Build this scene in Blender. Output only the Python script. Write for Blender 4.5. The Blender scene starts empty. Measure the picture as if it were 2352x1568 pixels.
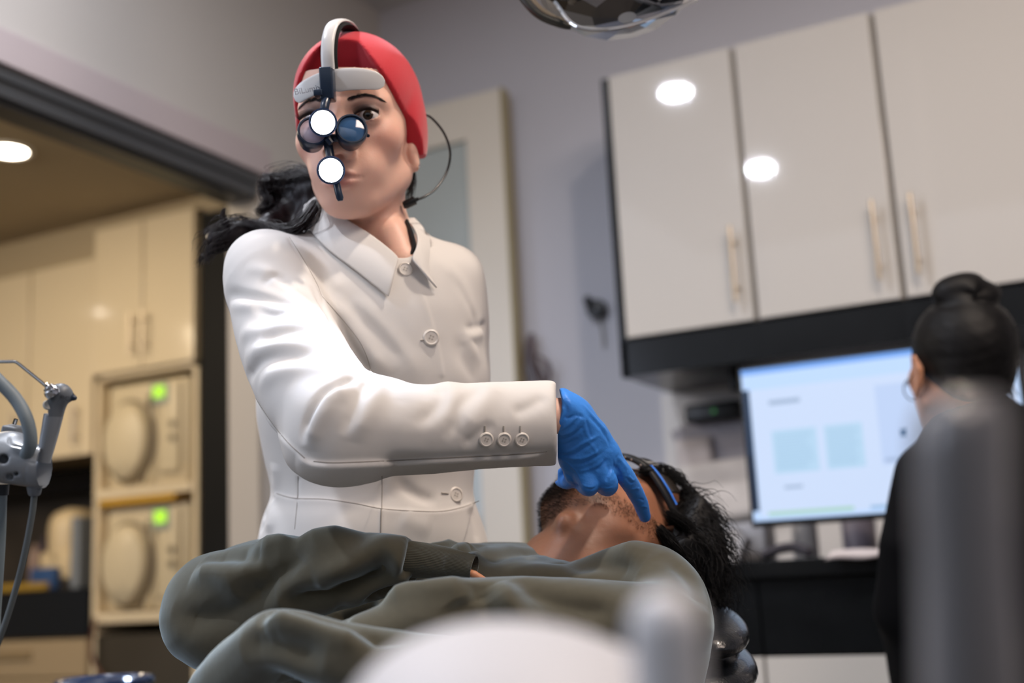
import bpy, bmesh, math, random
import numpy as np
from mathutils import Vector, Matrix
from mathutils.bvhtree import BVHTree
random.seed(7); rng = np.random.default_rng(7)
SC = bpy.context.scene
COL = SC.collection
PI = math.pi

# ------------------------------------------------------------------ camera
F = 2732.0                      # focal length in pixels of the 2352 px wide frame
def nrm(v): v = np.array(v, float); return v/np.linalg.norm(v)
_Y = nrm([1431, 470, F]); _X = nrm([5487, -829, -F]); _X = nrm(_X - _Y*_X.dot(_Y)); _Z = np.cross(_X, _Y)
W = np.array([_X, _Y, _Z])      # rows: world axes seen in camera axes (x right, y down, z ahead)
CAMZ = 0.92
CP = np.array([0, 0, CAMZ])
cam = bpy.data.cameras.new('camera'); camo = bpy.data.objects.new('camera', cam); COL.objects.link(camo)
M = Matrix.Identity(4)
for i in range(3):
    M[i][0] = W[i][0]; M[i][1] = -W[i][1]; M[i][2] = -W[i][2]; M[i][3] = CP[i]
camo.matrix_world = M
cam.sensor_width = 36; cam.lens = F/2352*36
cam.clip_start = 0.05; cam.clip_end = 60
cam.dof.use_dof = True; cam.dof.focus_distance = 1.27; cam.dof.aperture_fstop = 2.3; cam.dof.aperture_blades = 9
SC.camera = camo
SC.render.engine = 'CYCLES'
SC.cycles.use_denoising = True
SC.cycles.max_bounces = 8
SC.cycles.sample_clamp_indirect = 6
SC.view_settings.view_transform = 'Standard'; SC.view_settings.look = 'None'
SC.view_settings.exposure = 0.12; SC.view_settings.gamma = 1.0; SC.view_settings.use_curve_mapping = False

def onY(px, py, y): r = W@np.array([(px-1176)/F, (py-784)/F, 1.]); return CP + r*y/r[1]
def onX(px, py, x): r = W@np.array([(px-1176)/F, (py-784)/F, 1.]); return CP + r*x/r[0]
def onZ(px, py, z): r = W@np.array([(px-1176)/F, (py-784)/F, 1.]); return CP + r*(z-CAMZ)/r[2]
def cp(px, py, d): return np.array([(px-1176)*d/F, (py-784)*d/F, d])      # camera-axes point
def c2w(p): return np.asarray(p)@W.T + CP
def w2c(p): return (np.asarray(p)-CP)@W
def P(px, py, d): return c2w(cp(px, py, d))

# ------------------------------------------------------------------ colour, light
def lin(c):
    if isinstance(c, str): c = [int(c[i:i+2], 16)/255 for i in (0, 2, 4)]
    return tuple((x/12.92 if x <= .04045 else ((x+.055)/1.055)**2.4) for x in c)
world = bpy.data.worlds.new('world'); SC.world = world; world.use_nodes = True
world.node_tree.nodes['Background'].inputs[0].default_value = (*lin('b9bcc4'), 1)
world.node_tree.nodes['Background'].inputs[1].default_value = 1.0
_nt = world.node_tree; _tc = _nt.nodes.new('ShaderNodeTexCoord'); _sp = _nt.nodes.new('ShaderNodeSeparateXYZ'); _rp = _nt.nodes.new('ShaderNodeValToRGB')
_nt.links.new(_tc.outputs['Generated'], _sp.inputs[0]); _nt.links.new(_sp.outputs['Z'], _rp.inputs[0]); _nt.links.new(_rp.outputs[0], _nt.nodes['Background'].inputs[0])
_rp.color_ramp.elements[0].position = 0.08; _rp.color_ramp.elements[0].color = (.05, .048, .045, 1); _rp.color_ramp.elements[1].position = .40; _rp.color_ramp.elements[1].color = (.92, .95, 1.05, 1)
def area(name, loc, target, size, power, color, shape='RECTANGLE', size_y=None, spread=180):
    L = bpy.data.lights.new(name, 'AREA'); L.energy = power; L.color = lin(color); L.shape = shape; L.size = size
    if size_y: L.size_y = size_y
    L.spread = math.radians(spread)
    o = bpy.data.objects.new(name, L); COL.objects.link(o); o.location = loc
    d = Vector(target)-Vector(loc); o.rotation_euler = d.to_track_quat('-Z', 'Y').to_euler()
    return o
# added soft cool key light, far to the left behind the viewpoint
area('cool_key_light', (-3.3, -1.1, 1.95), (-0.55, 1.25, 1.05), 1.3, 30, 'dfe9ff', size_y=1.3)
# added warm fill light from the upper right, to lift the fronts
area('warm_fill_light', (0.9, 0.6, 2.75), (0.0, 1.6, 1.0), 1.0, 42, 'ffe9da', size_y=1.0)

# ------------------------------------------------------------------ materials
MATS = {}
def mat(name, color, rough=.5, metal=0., spec=.5, bump=0., bscale=200., var=0., vscale=8., emit=0., coat=0., trans=0., sss=0., ior=1.45, sheen=0., attr=None, detail=4.):
    if name in MATS: return MATS[name]
    m = bpy.data.materials.new(name); m.use_nodes = True; nt = m.node_tree; b = nt.nodes['Principled BSDF']
    c = lin(color); b.inputs['Base Color'].default_value = (*c, 1)
    b.inputs['Roughness'].default_value = rough; b.inputs['Metallic'].default_value = metal
    b.inputs['Specular IOR Level'].default_value = spec; b.inputs['Coat Weight'].default_value = coat
    b.inputs['Coat Roughness'].default_value = .05
    b.inputs['Transmission Weight'].default_value = trans; b.inputs['IOR'].default_value = ior
    if sheen: b.inputs['Sheen Weight'].default_value = sheen; b.inputs['Sheen Roughness'].default_value = .45; b.inputs['Sheen Tint'].default_value = (.62, .80, .92, 1) if sheen > .5 else (1, 1, 1, 1)
    if sss: b.inputs['Subsurface Weight'].default_value = sss; b.inputs['Subsurface Radius'].default_value = (.012, .005, .003); b.inputs['Subsurface Scale'].default_value = 1.
    if emit: b.inputs['Base Color'].default_value = (*[x*.08 for x in c], 1); b.inputs['Emission Color'].default_value = (*c, 1); b.inputs['Emission Strength'].default_value = emit
    tc = nt.nodes.new('ShaderNodeTexCoord')
    src = None
    if attr:
        a = nt.nodes.new('ShaderNodeAttribute'); a.attribute_name = attr; src = a.outputs['Color']
        nt.links.new(src, b.inputs['Base Color'])
    if var:
        n = nt.nodes.new('ShaderNodeTexNoise'); n.inputs['Scale'].default_value = vscale; n.inputs['Detail'].default_value = 5
        nt.links.new(tc.outputs['Object'], n.inputs['Vector'])
        mr = nt.nodes.new('ShaderNodeMapRange'); mr.inputs[1].default_value = .25; mr.inputs[2].default_value = .75
        mr.inputs[3].default_value = 1-var; mr.inputs[4].default_value = 1+var
        nt.links.new(n.outputs['Fac'], mr.inputs[0])
        mx = nt.nodes.new('ShaderNodeVectorMath'); mx.operation = 'SCALE'
        if src: nt.links.new(src, mx.inputs[0])
        else: mx.inputs[0].default_value = c
        nt.links.new(mr.outputs[0], mx.inputs['Scale']); nt.links.new(mx.outputs[0], b.inputs['Base Color'])
    if bump:
        n = nt.nodes.new('ShaderNodeTexNoise'); n.inputs['Scale'].default_value = bscale; n.inputs['Detail'].default_value = detail
        nt.links.new(tc.outputs['Object'], n.inputs['Vector'])
        bp = nt.nodes.new('ShaderNodeBump'); bp.inputs['Strength'].default_value = bump; bp.inputs['Distance'].default_value = .002
        nt.links.new(n.outputs['Fac'], bp.inputs['Height']); nt.links.new(bp.outputs[0], b.inputs['Normal'])
    MATS[name] = m; return m

# ------------------------------------------------------------------ object helpers
def tag(o, label=None, cat=None, group=None, kind=None):
    if label: o['label'] = label
    if cat: o['category'] = cat
    if group: o['group'] = group
    if kind: o['kind'] = kind
    return o
def empty(name, loc, label=None, cat=None, group=None, rz=0.):
    o = bpy.data.objects.new(name, None); COL.objects.link(o); o.location = loc; o.rotation_euler = (0, 0, rz)
    o.empty_display_size = .05
    o['_w'] = 1; del o['_w']
    return tag(o, label, cat, group)
def wmat(o):
    m = Matrix.LocRotScale(o.location, o.rotation_euler, o.scale)
    return wmat(o.parent)@m if o.parent else m
def link(name, me, m=None, parent=None, smooth=True):
    """mesh in world coordinates -> object; under a parent its vertices are moved to the parent's frame"""
    o = bpy.data.objects.new(name, me); COL.objects.link(o)
    if parent is not None:
        me.transform(wmat(parent).inverted()); o.parent = parent
    if m is not None: me.materials.append(m)
    if smooth: me.polygons.foreach_set('use_smooth', np.ones(len(me.polygons), bool))
    return o
def raw(verts, faces):
    me = bpy.data.meshes.new('m')
    v = np.asarray(verts, dtype=np.float32); f = np.asarray(faces) if not isinstance(faces, list) else faces
    if isinstance(f, np.ndarray):
        k = f.shape[1]; me.vertices.add(len(v)); me.vertices.foreach_set('co', v.ravel())
        me.loops.add(f.size); me.loops.foreach_set('vertex_index', f.ravel().astype(np.int32))
        me.polygons.add(len(f)); me.polygons.foreach_set('loop_start', np.arange(0, f.size, k, dtype=np.int32))
        me.update(calc_edges=True); me.validate()
    else:
        me.from_pydata([tuple(map(float, x)) for x in v], [], f)
    return me
class MB:
    """collects shapes, then links them as one mesh"""
    def __init__(s): s.bm = bmesh.new(); s.mi = 0
    def add(s, vs, fs):
        b = [s.bm.verts.new(tuple(map(float, v))) for v in vs]
        out = []
        for f in fs:
            try: q = s.bm.faces.new([b[i] for i in f]); q.material_index = s.mi; out.append(q)
            except ValueError: pass
        return s
    def box(s, lo, hi, bev=0., R=None, c=None):
        lo = np.array(lo, float); hi = np.array(hi, float); lo, hi = np.minimum(lo, hi), np.maximum(lo, hi)
        t = bmesh.new(); bmesh.ops.create_cube(t, size=1.)
        for v in t.verts: v.co = Vector(((v.co[i]+.5)*(hi[i]-lo[i])+lo[i] for i in range(3)))
        if bev: bmesh.ops.bevel(t, geom=list(t.edges), offset=min(bev, .49*min(hi-lo)), segments=3, profile=.5, affect='EDGES')
        if R is not None:
            for v in t.verts: v.co = Vector(np.asarray(R)@np.array(v.co)+np.array(c))
        t.verts.ensure_lookup_table()
        s.add([v.co[:] for v in t.verts], [[v.index for v in f.verts] for f in t.faces]) if False else s._merge(t)
        return s
    def _merge(s, t):
        t.verts.index_update(); b = [s.bm.verts.new(v.co) for v in t.verts]
        for f in t.faces: q = s.bm.faces.new([b[v.index] for v in f.verts]); q.material_index = s.mi
        t.free()
    def tube(s, pts, r, n=12, cap=True, flat=1., up=None):
        pts = [np.array(p, float) for p in pts]; m = len(pts)
        rs = [r]*m if np.isscalar(r) else list(r)
        T = [nrm(pts[min(i+1, m-1)]-pts[max(i-1, 0)]) for i in range(m)]
        u = np.array(up, float) if up is not None else (np.array([0, 0, 1.]) if abs(T[0][2]) < .9 else np.array([1., 0, 0]))
        rings = []
        for i in range(m):
            u = u-T[i]*u.dot(T[i]); u = nrm(u); w = np.cross(T[i], u)
            if up is not None: u0 = np.array(up, float); u = nrm(u0-T[i]*u0.dot(T[i])); w = np.cross(T[i], u)
            rings.append([s.bm.verts.new(tuple(pts[i]+rs[i]*(math.cos(a)*w+flat*math.sin(a)*u))) for a in np.arange(n)*2*PI/n])
        for i in range(m-1):
            for j in range(n):
                q = s.bm.faces.new([rings[i][j], rings[i][(j+1) % n], rings[i+1][(j+1) % n], rings[i+1][j]]); q.material_index = s.mi
        if cap:
            s.bm.faces.new(rings[0][::-1]).material_index = s.mi; s.bm.faces.new(rings[-1]).material_index = s.mi
        return s
    def lathe(s, prof, o, ax, n=32, sx=1., side=None):
        """prof [(r, h)] around axis ax from o"""
        o = np.array(o, float); ax = nrm(ax); u = np.array([0, 0, 1.]) if abs(ax[2]) < .9 else np.array([1., 0, 0])
        if side is not None: u = np.array(side, float)
        u = nrm(u-ax*u.dot(ax)); w = np.cross(ax, u); rings = []
        for r, h in prof:
            rings.append([s.bm.verts.new(tuple(o+ax*h+r*(math.cos(a)*u*sx+math.sin(a)*w))) for a in np.arange(n)*2*PI/n])
        for i in range(len(rings)-1):
            for j in range(n):
                q = s.bm.faces.new([rings[i][j], rings[i][(j+1) % n], rings[i+1][(j+1) % n], rings[i+1][j]]); q.material_index = s.mi
        s.bm.faces.new(rings[0][::-1]).material_index = s.mi; s.bm.faces.new(rings[-1]).material_index = s.mi
        return s
    def prism(s, poly, d):
        """poly: 3D points of a planar outline, extruded by vector d"""
        a = [s.bm.verts.new(tuple(map(float, p))) for p in poly]; b = [s.bm.verts.new(tuple(map(float, np.array(p)+d))) for p in poly]
        n = len(a); fs = [s.bm.faces.new(a[::-1]), s.bm.faces.new(b)]
        fs += [s.bm.faces.new([a[i], a[(i+1) % n], b[(i+1) % n], b[i]]) for i in range(n)]
        for q in fs: q.material_index = s.mi
        return s
    def build(s, name, m, parent=None, smooth=False, ang=35):
        bmesh.ops.recalc_face_normals(s.bm, faces=s.bm.faces)
        me = bpy.data.meshes.new(name); s.bm.to_mesh(me); s.bm.free()
        ms = m if isinstance(m, (list, tuple)) else [m]
        o = link(name, me, None, parent, smooth=False)
        for x in ms: me.materials.append(x)
        if smooth:
            me.polygons.foreach_set('use_smooth', np.ones(len(me.polygons), bool)); me.set_sharp_from_angle(angle=math.radians(ang))
        return o
def bez(pts, n=8):
    """Catmull-Rom through pts (any dimension)"""
    p = [np.array(x, float) for x in pts]; p = [2*p[0]-p[1]]+p+[2*p[-1]-p[-2]]; out = []
    for i in range(1, len(p)-2):
        for t in np.arange(n)/n:
            out.append(.5*((2*p[i])+(p[i+1]-p[i-1])*t+(2*p[i-1]-5*p[i]+4*p[i+1]-p[i+2])*t*t+(-p[i-1]+3*p[i]-3*p[i+1]+p[i+2])*t**3))
    out.append(p[-2]); return out
def text(name, body, o, right, up, size, m, parent=None, depth=.0004, align='CENTER'):
    cu = bpy.data.curves.new(name, 'FONT'); cu.body = body; cu.size = size; cu.extrude = depth; cu.align_x = align; cu.align_y = 'CENTER'
    t = bpy.data.objects.new(name, cu); COL.objects.link(t)
    dg = bpy.context.evaluated_depsgraph_get(); me = bpy.data.meshes.new_from_object(t.evaluated_get(dg)); bpy.data.objects.remove(t)
    r = nrm(right); u = np.array(up, float); u = nrm(u-r*u.dot(r)); w = np.cross(r, u)
    X = Matrix(((r[0], u[0], w[0], o[0]), (r[1], u[1], w[1], o[1]), (r[2], u[2], w[2], o[2]), (0, 0, 0, 1)))
    me.transform(X); return link(name, me, m, parent, smooth=False)

# ------------------------------------------------------------------ implicit modelling (camera axes, metres)
class Field:
    def __init__(s, lo, hi, h):
        s.ax = [np.arange(lo[i], hi[i]+h, h).astype(np.float32) for i in range(3)]; s.h = h
        s.F = np.full([len(a) for a in s.ax], 1., np.float32)
    def sub(s, lo, hi):
        sl = []
        for i in range(3):
            a = int(np.searchsorted(s.ax[i], lo[i])); b = int(np.searchsorted(s.ax[i], hi[i])); sl.append(slice(max(a-1, 0), min(b+1, len(s.ax[i]))))
        g = [s.ax[0][sl[0]][:, None, None], s.ax[1][sl[1]][None, :, None], s.ax[2][sl[2]][None, None, :]]
        return tuple(sl), g
    def put(s, fn, lo, hi, k=0., op='u'):
        m = k+4*s.h
        sl, g = s.sub(np.asarray(lo)-m, np.asarray(hi)+m)
        if 0 in s.F[sl].shape: return s
        d = fn(*g).astype(np.float32); A = s.F[sl]
        if op == 'u':
            if k > 0: hh = np.clip(k-np.abs(A-d), 0, None)/k; s.F[sl] = np.minimum(A, d)-hh*hh*k*.25
            else: s.F[sl] = np.minimum(A, d)
        else:
            d = -d
            if k > 0: hh = np.clip(k-np.abs(A-d), 0, None)/k; s.F[sl] = np.maximum(A, d)+hh*hh*k*.25
            else: s.F[sl] = np.maximum(A, d)
        return s
    def cone(s, a, b, ra, rb=None, k=0., op='u'):
        rb = ra if rb is None else rb; a = np.asarray(a, float); b = np.asarray(b, float); ab = b-a; L = max(ab.dot(ab), 1e-12); R = max(ra, rb)
        def fn(x, y, z):
            t = np.clip(((x-a[0])*ab[0]+(y-a[1])*ab[1]+(z-a[2])*ab[2])/L, 0, 1)
            return np.sqrt((x-a[0]-t*ab[0])**2+(y-a[1]-t*ab[1])**2+(z-a[2]-t*ab[2])**2)-(ra+(rb-ra)*t)
        return s.put(fn, np.minimum(a, b)-R, np.maximum(a, b)+R, k, op)
    def chain(s, pts, rs, k=0., op='u', n=0):
        """smooth-joined tapering chain; the chain is first made as one body, then blended in"""
        pts = [np.asarray(p, float) for p in pts]; rs = [rs]*len(pts) if np.isscalar(rs) else list(rs)
        if n:
            q = bez([np.append(p, r) for p, r in zip(pts, rs)], n); pts = [x[:3] for x in q]; rs = [x[3] for x in q]
        R = max(rs); A = np.array(pts)
        def fn(x, y, z):
            D = None
            for a, b, ra, rb in zip(pts[:-1], pts[1:], rs[:-1], rs[1:]):
                ab = b-a; L = max(ab.dot(ab), 1e-12)
                t = np.clip(((x-a[0])*ab[0]+(y-a[1])*ab[1]+(z-a[2])*ab[2])/L, 0, 1)
                d = np.sqrt((x-a[0]-t*ab[0])**2+(y-a[1]-t*ab[1])**2+(z-a[2]-t*ab[2])**2)-(ra+(rb-ra)*t)
                D = d if D is None else np.minimum(D, d)
            return D
        return s.put(fn, A.min(0)-R, A.max(0)+R, k, op)
    def ell(s, c, r, R=None, k=0., op='u'):
        """ellipsoid, R rows = its axes"""
        c = np.asarray(c, float); r = np.asarray(r, float); R = np.eye(3) if R is None else np.asarray(R, float)
        ext = np.sqrt(((R*r[:, None])**2).sum(0))
        def fn(x, y, z):
            q = [(x-c[0])*R[i][0]+(y-c[1])*R[i][1]+(z-c[2])*R[i][2] for i in range(3)]
            k0 = np.sqrt(sum((q[i]/r[i])**2 for i in range(3))); k1 = np.sqrt(sum((q[i]/r[i]**2)**2 for i in range(3)))+1e-9
            return k0*(k0-1)/k1
        return s.put(fn, c-ext, c+ext, k, op)
    def slab(s, rows, k=0., op='u', p=2.):
        """body given by image rows (py, left px, right px, middle depth, half thickness): elliptical sections around a bent axis"""
        rows = np.array(bez(rows, 6)); rows = rows[np.argsort(rows[:, 0])]
        d = rows[:, 3]; ylo = ((rows[0, 0]-784)*d[0]/F); yhi = ((rows[-1, 0]-784)*d[-1]/F)
        lo = [((rows[:, 1]-1176)*d/F).min()-.02, ylo-.02, (d-rows[:, 4]).min()]
        hi = [((rows[:, 2]-1176)*d/F).max()+.02, yhi+.02, (d+rows[:, 4]).max()]
        def fn(x, y, z):
            py = 784+F*y/z; px = 1176+F*x/z
            xl = np.interp(py, rows[:, 0], rows[:, 1]); xr = np.interp(py, rows[:, 0], rows[:, 2])
            dc = np.interp(py, rows[:, 0], rows[:, 3]); t = np.interp(py, rows[:, 0], rows[:, 4])
            hw = (xr-xl)/2; v = (np.abs((px-(xl+xr)/2)/hw)**p+np.abs((z-dc)/t)**p)**(1/p)-1
            v = v*np.minimum(hw*dc/F, t)
            e = np.maximum((rows[0, 0]-py), (py-rows[-1, 0]))*z/F
            return np.maximum(v, e)
        return s.put(fn, lo, hi, k, op)
    def mesh(s, sub=0, name='m', smooth=0):
        """surface nets -> Blender mesh in camera axes (verts, faces)"""
        Fv = s.F; I = Fv < 0; nx, ny, nz = Fv.shape
        c = I[:-1, :-1, :-1].astype(np.uint8)
        cnt = np.zeros_like(c, dtype=np.uint8)
        for dx in (0, 1):
            for dy in (0, 1):
                for dz in (0, 1): cnt += I[dx:nx-1+dx, dy:ny-1+dy, dz:nz-1+dz]
        act = np.nonzero((cnt > 0) & (cnt < 8)); n = len(act[0])
        idx = np.full(c.shape, -1, np.int32); idx[act] = np.arange(n)
        acc = np.zeros((n, 3)); w = np.zeros(n)
        base = np.stack(act, 1)
        cor = {}
        for dx in (0, 1):
            for dy in (0, 1):
                for dz in (0, 1): cor[dx, dy, dz] = Fv[act[0]+dx, act[1]+dy, act[2]+dz]
        for a in cor:
            for ax in range(3):
                if a[ax] == 0:
                    b = list(a); b[ax] = 1; b = tuple(b); fa, fb = cor[a], cor[b]; m = (fa < 0) != (fb < 0)
                    t = fa[m]/(fa[m]-fb[m]); q = np.tile(np.array(a, float), (m.sum(), 1)); q[:, ax] = t
                    acc[m] += q; w[m] += 1
        v = base+acc/w[:, None]
        v = np.stack([s.ax[i][0]+v[:, i]*s.h for i in range(3)], 1)
        fs = []
        for ax in range(3):
            o = [i for i in range(3) if i != ax]
            A = np.take(I, np.arange(Fv.shape[ax]-1), ax); B = np.take(I, np.arange(1, Fv.shape[ax]), ax)
            ch = np.stack(np.nonzero(A != B), 1)
            ok = (ch[:, o[0]] > 0) & (ch[:, o[1]] > 0) & (ch[:, o[0]] < Fv.shape[o[0]]-1) & (ch[:, o[1]] < Fv.shape[o[1]]-1)
            ch = ch[ok]; ins = I[ch[:, 0], ch[:, 1], ch[:, 2]]
            q = []
            for da, db in ((0, 0), (-1, 0), (-1, -1), (0, -1)):
                t = ch.copy(); t[:, o[0]] += da; t[:, o[1]] += db; q.append(idx[t[:, 0], t[:, 1], t[:, 2]])
            q = np.stack(q, 1); flip = ins if ax != 1 else ~ins
            q[flip] = q[flip][:, ::-1]; fs.append(q)
        f = np.concatenate(fs); f = f[(f >= 0).all(1)][:, ::-1]
        return v, f
def subdiv(v, f, n):
    me = raw(v, f); o = bpy.data.objects.new('t', me); COL.objects.link(o)
    md = o.modifiers.new('s', 'SUBSURF'); md.levels = n; md.render_levels = n
    dg = bpy.context.evaluated_depsgraph_get(); e = o.evaluated_get(dg); m2 = bpy.data.meshes.new_from_object(e)
    V = np.empty(len(m2.vertices)*3, np.float32); m2.vertices.foreach_get('co', V)
    Fq = np.empty(len(m2.loops), np.int32); m2.loops.foreach_get('vertex_index', Fq)
    bpy.data.objects.remove(o); bpy.data.meshes.remove(me); bpy.data.meshes.remove(m2)
    return V.reshape(-1, 3).astype(float), Fq.reshape(-1, 4)
def vnormals(v, f):
    n = np.cross(v[f[:, 2]]-v[f[:, 0]], v[f[:, 3]]-v[f[:, 1]]); N = np.zeros_like(v)
    for i in range(4): np.add.at(N, f[:, i], n)
    return N/(np.linalg.norm(N, axis=1)[:, None]+1e-12)
def relax(v, f, it=1, a=.5):
    for _ in range(it):
        S = np.zeros_like(v); c = np.zeros(len(v))
        for i in range(4):
            j = (i+1) % 4; np.add.at(S, f[:, i], v[f[:, j]]); np.add.at(c, f[:, i], 1); np.add.at(S, f[:, j], v[f[:, i]]); np.add.at(c, f[:, j], 1)
        v = v*(1-a)+a*S/c[:, None]
    return v
def segdist(v, poly):
    """distance to a polyline, signed side (by the given per-segment side vectors) and arc position 0..1"""
    A = poly[:-1]; B = poly[1:]; L = np.linalg.norm(B-A, axis=1); cum = np.concatenate([[0], np.cumsum(L)]); tot = cum[-1]
    best = np.full(len(v), 1e9); arc = np.zeros(len(v)); seg = np.zeros(len(v), int)
    for i in range(len(A)):
        ab = B[i]-A[i]; t = np.clip(((v-A[i])@ab)/(ab@ab+1e-12), 0, 1); d = np.linalg.norm(v-A[i]-t[:, None]*ab, axis=1)
        m = d < best; best[m] = d[m]; arc[m] = (cum[i]+t[m]*L[i])/tot; seg[m] = i
    return best, arc, seg
def folds(v, f, lines, nsub=4, gain=1.):
    """cloth folds and seams. line = (kind, height m, width m, [(px, py), ...]); points are dropped on the front surface.
    kinds: r ridge, v valley, s step (raised on the left of the line's direction), e soft-sharp fold (ridge with a steep far side)"""
    bv = BVHTree.FromPolygons([tuple(x) for x in v], [tuple(map(int, q)) for q in f])
    N = vnormals(v, f); out = v.copy()
    for ln in lines:
        kind, h, w, pts = ln[:4]; pts = bez(pts, nsub) if len(pts) > 2 else [np.array(pts[0])+(np.array(pts[1])-np.array(pts[0]))*t for t in np.linspace(0, 1, 8)]
        hit = []
        for q in pts:
            d = nrm([(q[0]-1176)/F, (q[1]-784)/F, 1.]); r = bv.ray_cast(Vector((0, 0, 0)), Vector(d))
            if r[0] is not None: hit.append(np.array(r[0]))
        if len(hit) < 3: continue
        hit = np.array(hit); lo = hit.min(0)-4*w; hi = hit.max(0)+4*w
        m = np.nonzero(((v > lo) & (v < hi)).all(1))[0]
        if not len(m): continue
        d, arc, seg = segdist(v[m], hit)
        T = hit[np.minimum(seg+1, len(hit)-1)]-hit[seg]; rel = v[m]-hit[seg]
        view = nrm(hit.mean(0)); side = np.sign(np.einsum('ij,ij->i', np.cross(T, rel), np.tile(view, (len(m), 1))))
        end = np.clip(np.sin(PI*np.clip(arc, .0, 1.))*1.6, 0, 1) if kind != 's' else np.clip(np.sin(PI*arc)*8, .0, 1)
        front = np.clip(-(N[m]@view)*3+.6, 0, 1)
        if kind == 'r': a = np.exp(-(d/w)**2)
        elif kind == 'v': a = -np.exp(-(d/w)**2)
        elif kind == 's': a = np.exp(-(d/w)**1.5)/(1+np.exp(np.clip(d*side/.0011, -30, 30)))
        else:
            sd = d*side/w; a = np.where(sd > 0, np.exp(-sd**2), np.exp(-(sd/.45)**2)) - .55*np.exp(-((sd+1.1)/.5)**2)
        out[m] += (N[m].T*(h*gain*a*end*front)).T
    return out
def noise3(v, scale, seed=0, octv=3):
    """cheap smooth pseudo-noise from summed sines"""
    r = np.random.default_rng(seed); o = np.zeros(len(v))
    for k in range(octv):
        for _ in range(5):
            d = r.normal(size=3); d /= np.linalg.norm(d); o += np.sin((v@d)*scale*(1.9**k)*(.7+.6*r.random())+r.random()*7)/(1.8**k)/5
    return o
def hull(name, v, f, m, parent=None, cols=None):
    me = raw(c2w(v), f)
    if cols is not None:
        a = me.color_attributes.new('tint', 'FLOAT_COLOR', 'POINT')
        a.data.foreach_set('color', np.concatenate([cols, np.ones((len(cols), 1))], 1).astype(np.float32).ravel())
    return link(name, me, m, parent)
# ------------------------------------------------------------------ the room
wallp = mat('wall_paint', 'bfc0c9', .75, bump=.15, bscale=90)
wallw = mat('wall_paint_light', 'bab6b1', .7, bump=.15, bscale=90)
ceilp = mat('ceiling_paint', 'c8c6c4', .8, bump=.1, bscale=120)
fascia = mat('header_paint', 'b3a8a9', .6, bump=.1, bscale=120)
alum = mat('dark_aluminium', '5c5e60', .4, metal=.6)
hallp = mat('hall_paint', 'a8987c', .8, bump=.1, bscale=100)
floorm = mat('vinyl_floor', '4a443e', .35, var=.08, vscale=3)
gloss = mat('white_gloss_laminate', 'c8c5c0', .04, coat=.3, spec=.6)
cream = mat('cream_laminate', 'd9c9ab', .12, coat=.4)
creamf = mat('cream_door_frame', 'dcd6ca', .35)
blackl = mat('black_woodgrain_laminate', '101214', .22, coat=.12, spec=.3, var=.25, vscale=14)
blackp = mat('black_plastic', '101214', .35)
steel = mat('brushed_steel', 'b8ab98', .28, metal=1.)
gapm = mat('grey_face_frame', '9b9791', .4)
frost = mat('frosted_glass', 'aeb7b6', .35, coat=.5, spec=.5)
tile = mat('white_backsplash', 'd8d4d0', .2, var=.05, vscale=5)
XL, YB, ZC = -2.03, 3.15, 2.82
def struct(name, lo, hi, m, bev=0.):
    o = MB().box(lo, hi, bev).build(name, m); return tag(o, kind='structure')
struct('floor', (-6, -3, -.05), (3.2, 4.2, 0), floorm)
c = MB(); c.box((XL-.12, -1.4, ZC), (3.2, YB+.1, ZC+.06)); tag(c.build('ceiling', ceilp), kind='structure')
struct('wall_back', (XL-.12, YB, 0), (3.2, YB+.1, ZC), wallp)
w = MB(); w.box((XL-.095, .3, 2.045), (XL, YB, ZC)); w.box((XL-.095, 2.51, 0), (XL, YB, 2.046))
tag(w.build('wall_left', wallw), kind='structure')
struct('wall_right', (2.6, -1.4, 0), (2.7, YB, ZC), wallp)
# sliding-door header on the left wall: proud fascia with the dark track under it
struct('trim_1', (XL, .3, 2.05), (XL+.03, 2.53, 2.13), fascia, .003)
t = MB(); t.box((XL-.10, .3, 1.985), (XL+.012, 2.49, 2.048)); t.box((XL-.03, .3, 1.975), (XL-.01, 2.45, 1.99)); t.box((XL+.012, .3, 2.02), (XL+.02, 2.49, 2.048))
tag(t.build('trim_2', alum, smooth=False), kind='structure')
struct('trim_3', (XL-.10, 2.496, 0), (XL+.004, 2.512, 2.0), mat('beige_jamb', 'a39a8e', .6), .003)
# hall beyond the opening
HY, HZ = 3.1, 2.31
struct('ceiling_hall', (-6, .3, HZ), (XL-.12, 4.2, HZ+.06), hallp)
struct('wall_hall_back', (-6, HY+.6, 0), (XL-.12, HY+.7, HZ), hallp)
struct('wall_hall_left', (-6.1, -1.4, 0), (-6, 4.2, HZ), hallp)
bk = MB(); bk.box((-6, HY+.03, 2.165), (-3.26, HY+.6, HZ)); bk.box((-3.26, HY+.03, 2.258), (-2.77, HY+.6, HZ)); bk.box((-2.77, HY+.03, 2.238), (XL-.12, HY+.6, HZ)); tag(bk.build('wall_hall_bulkhead', hallp), kind='structure')

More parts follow.
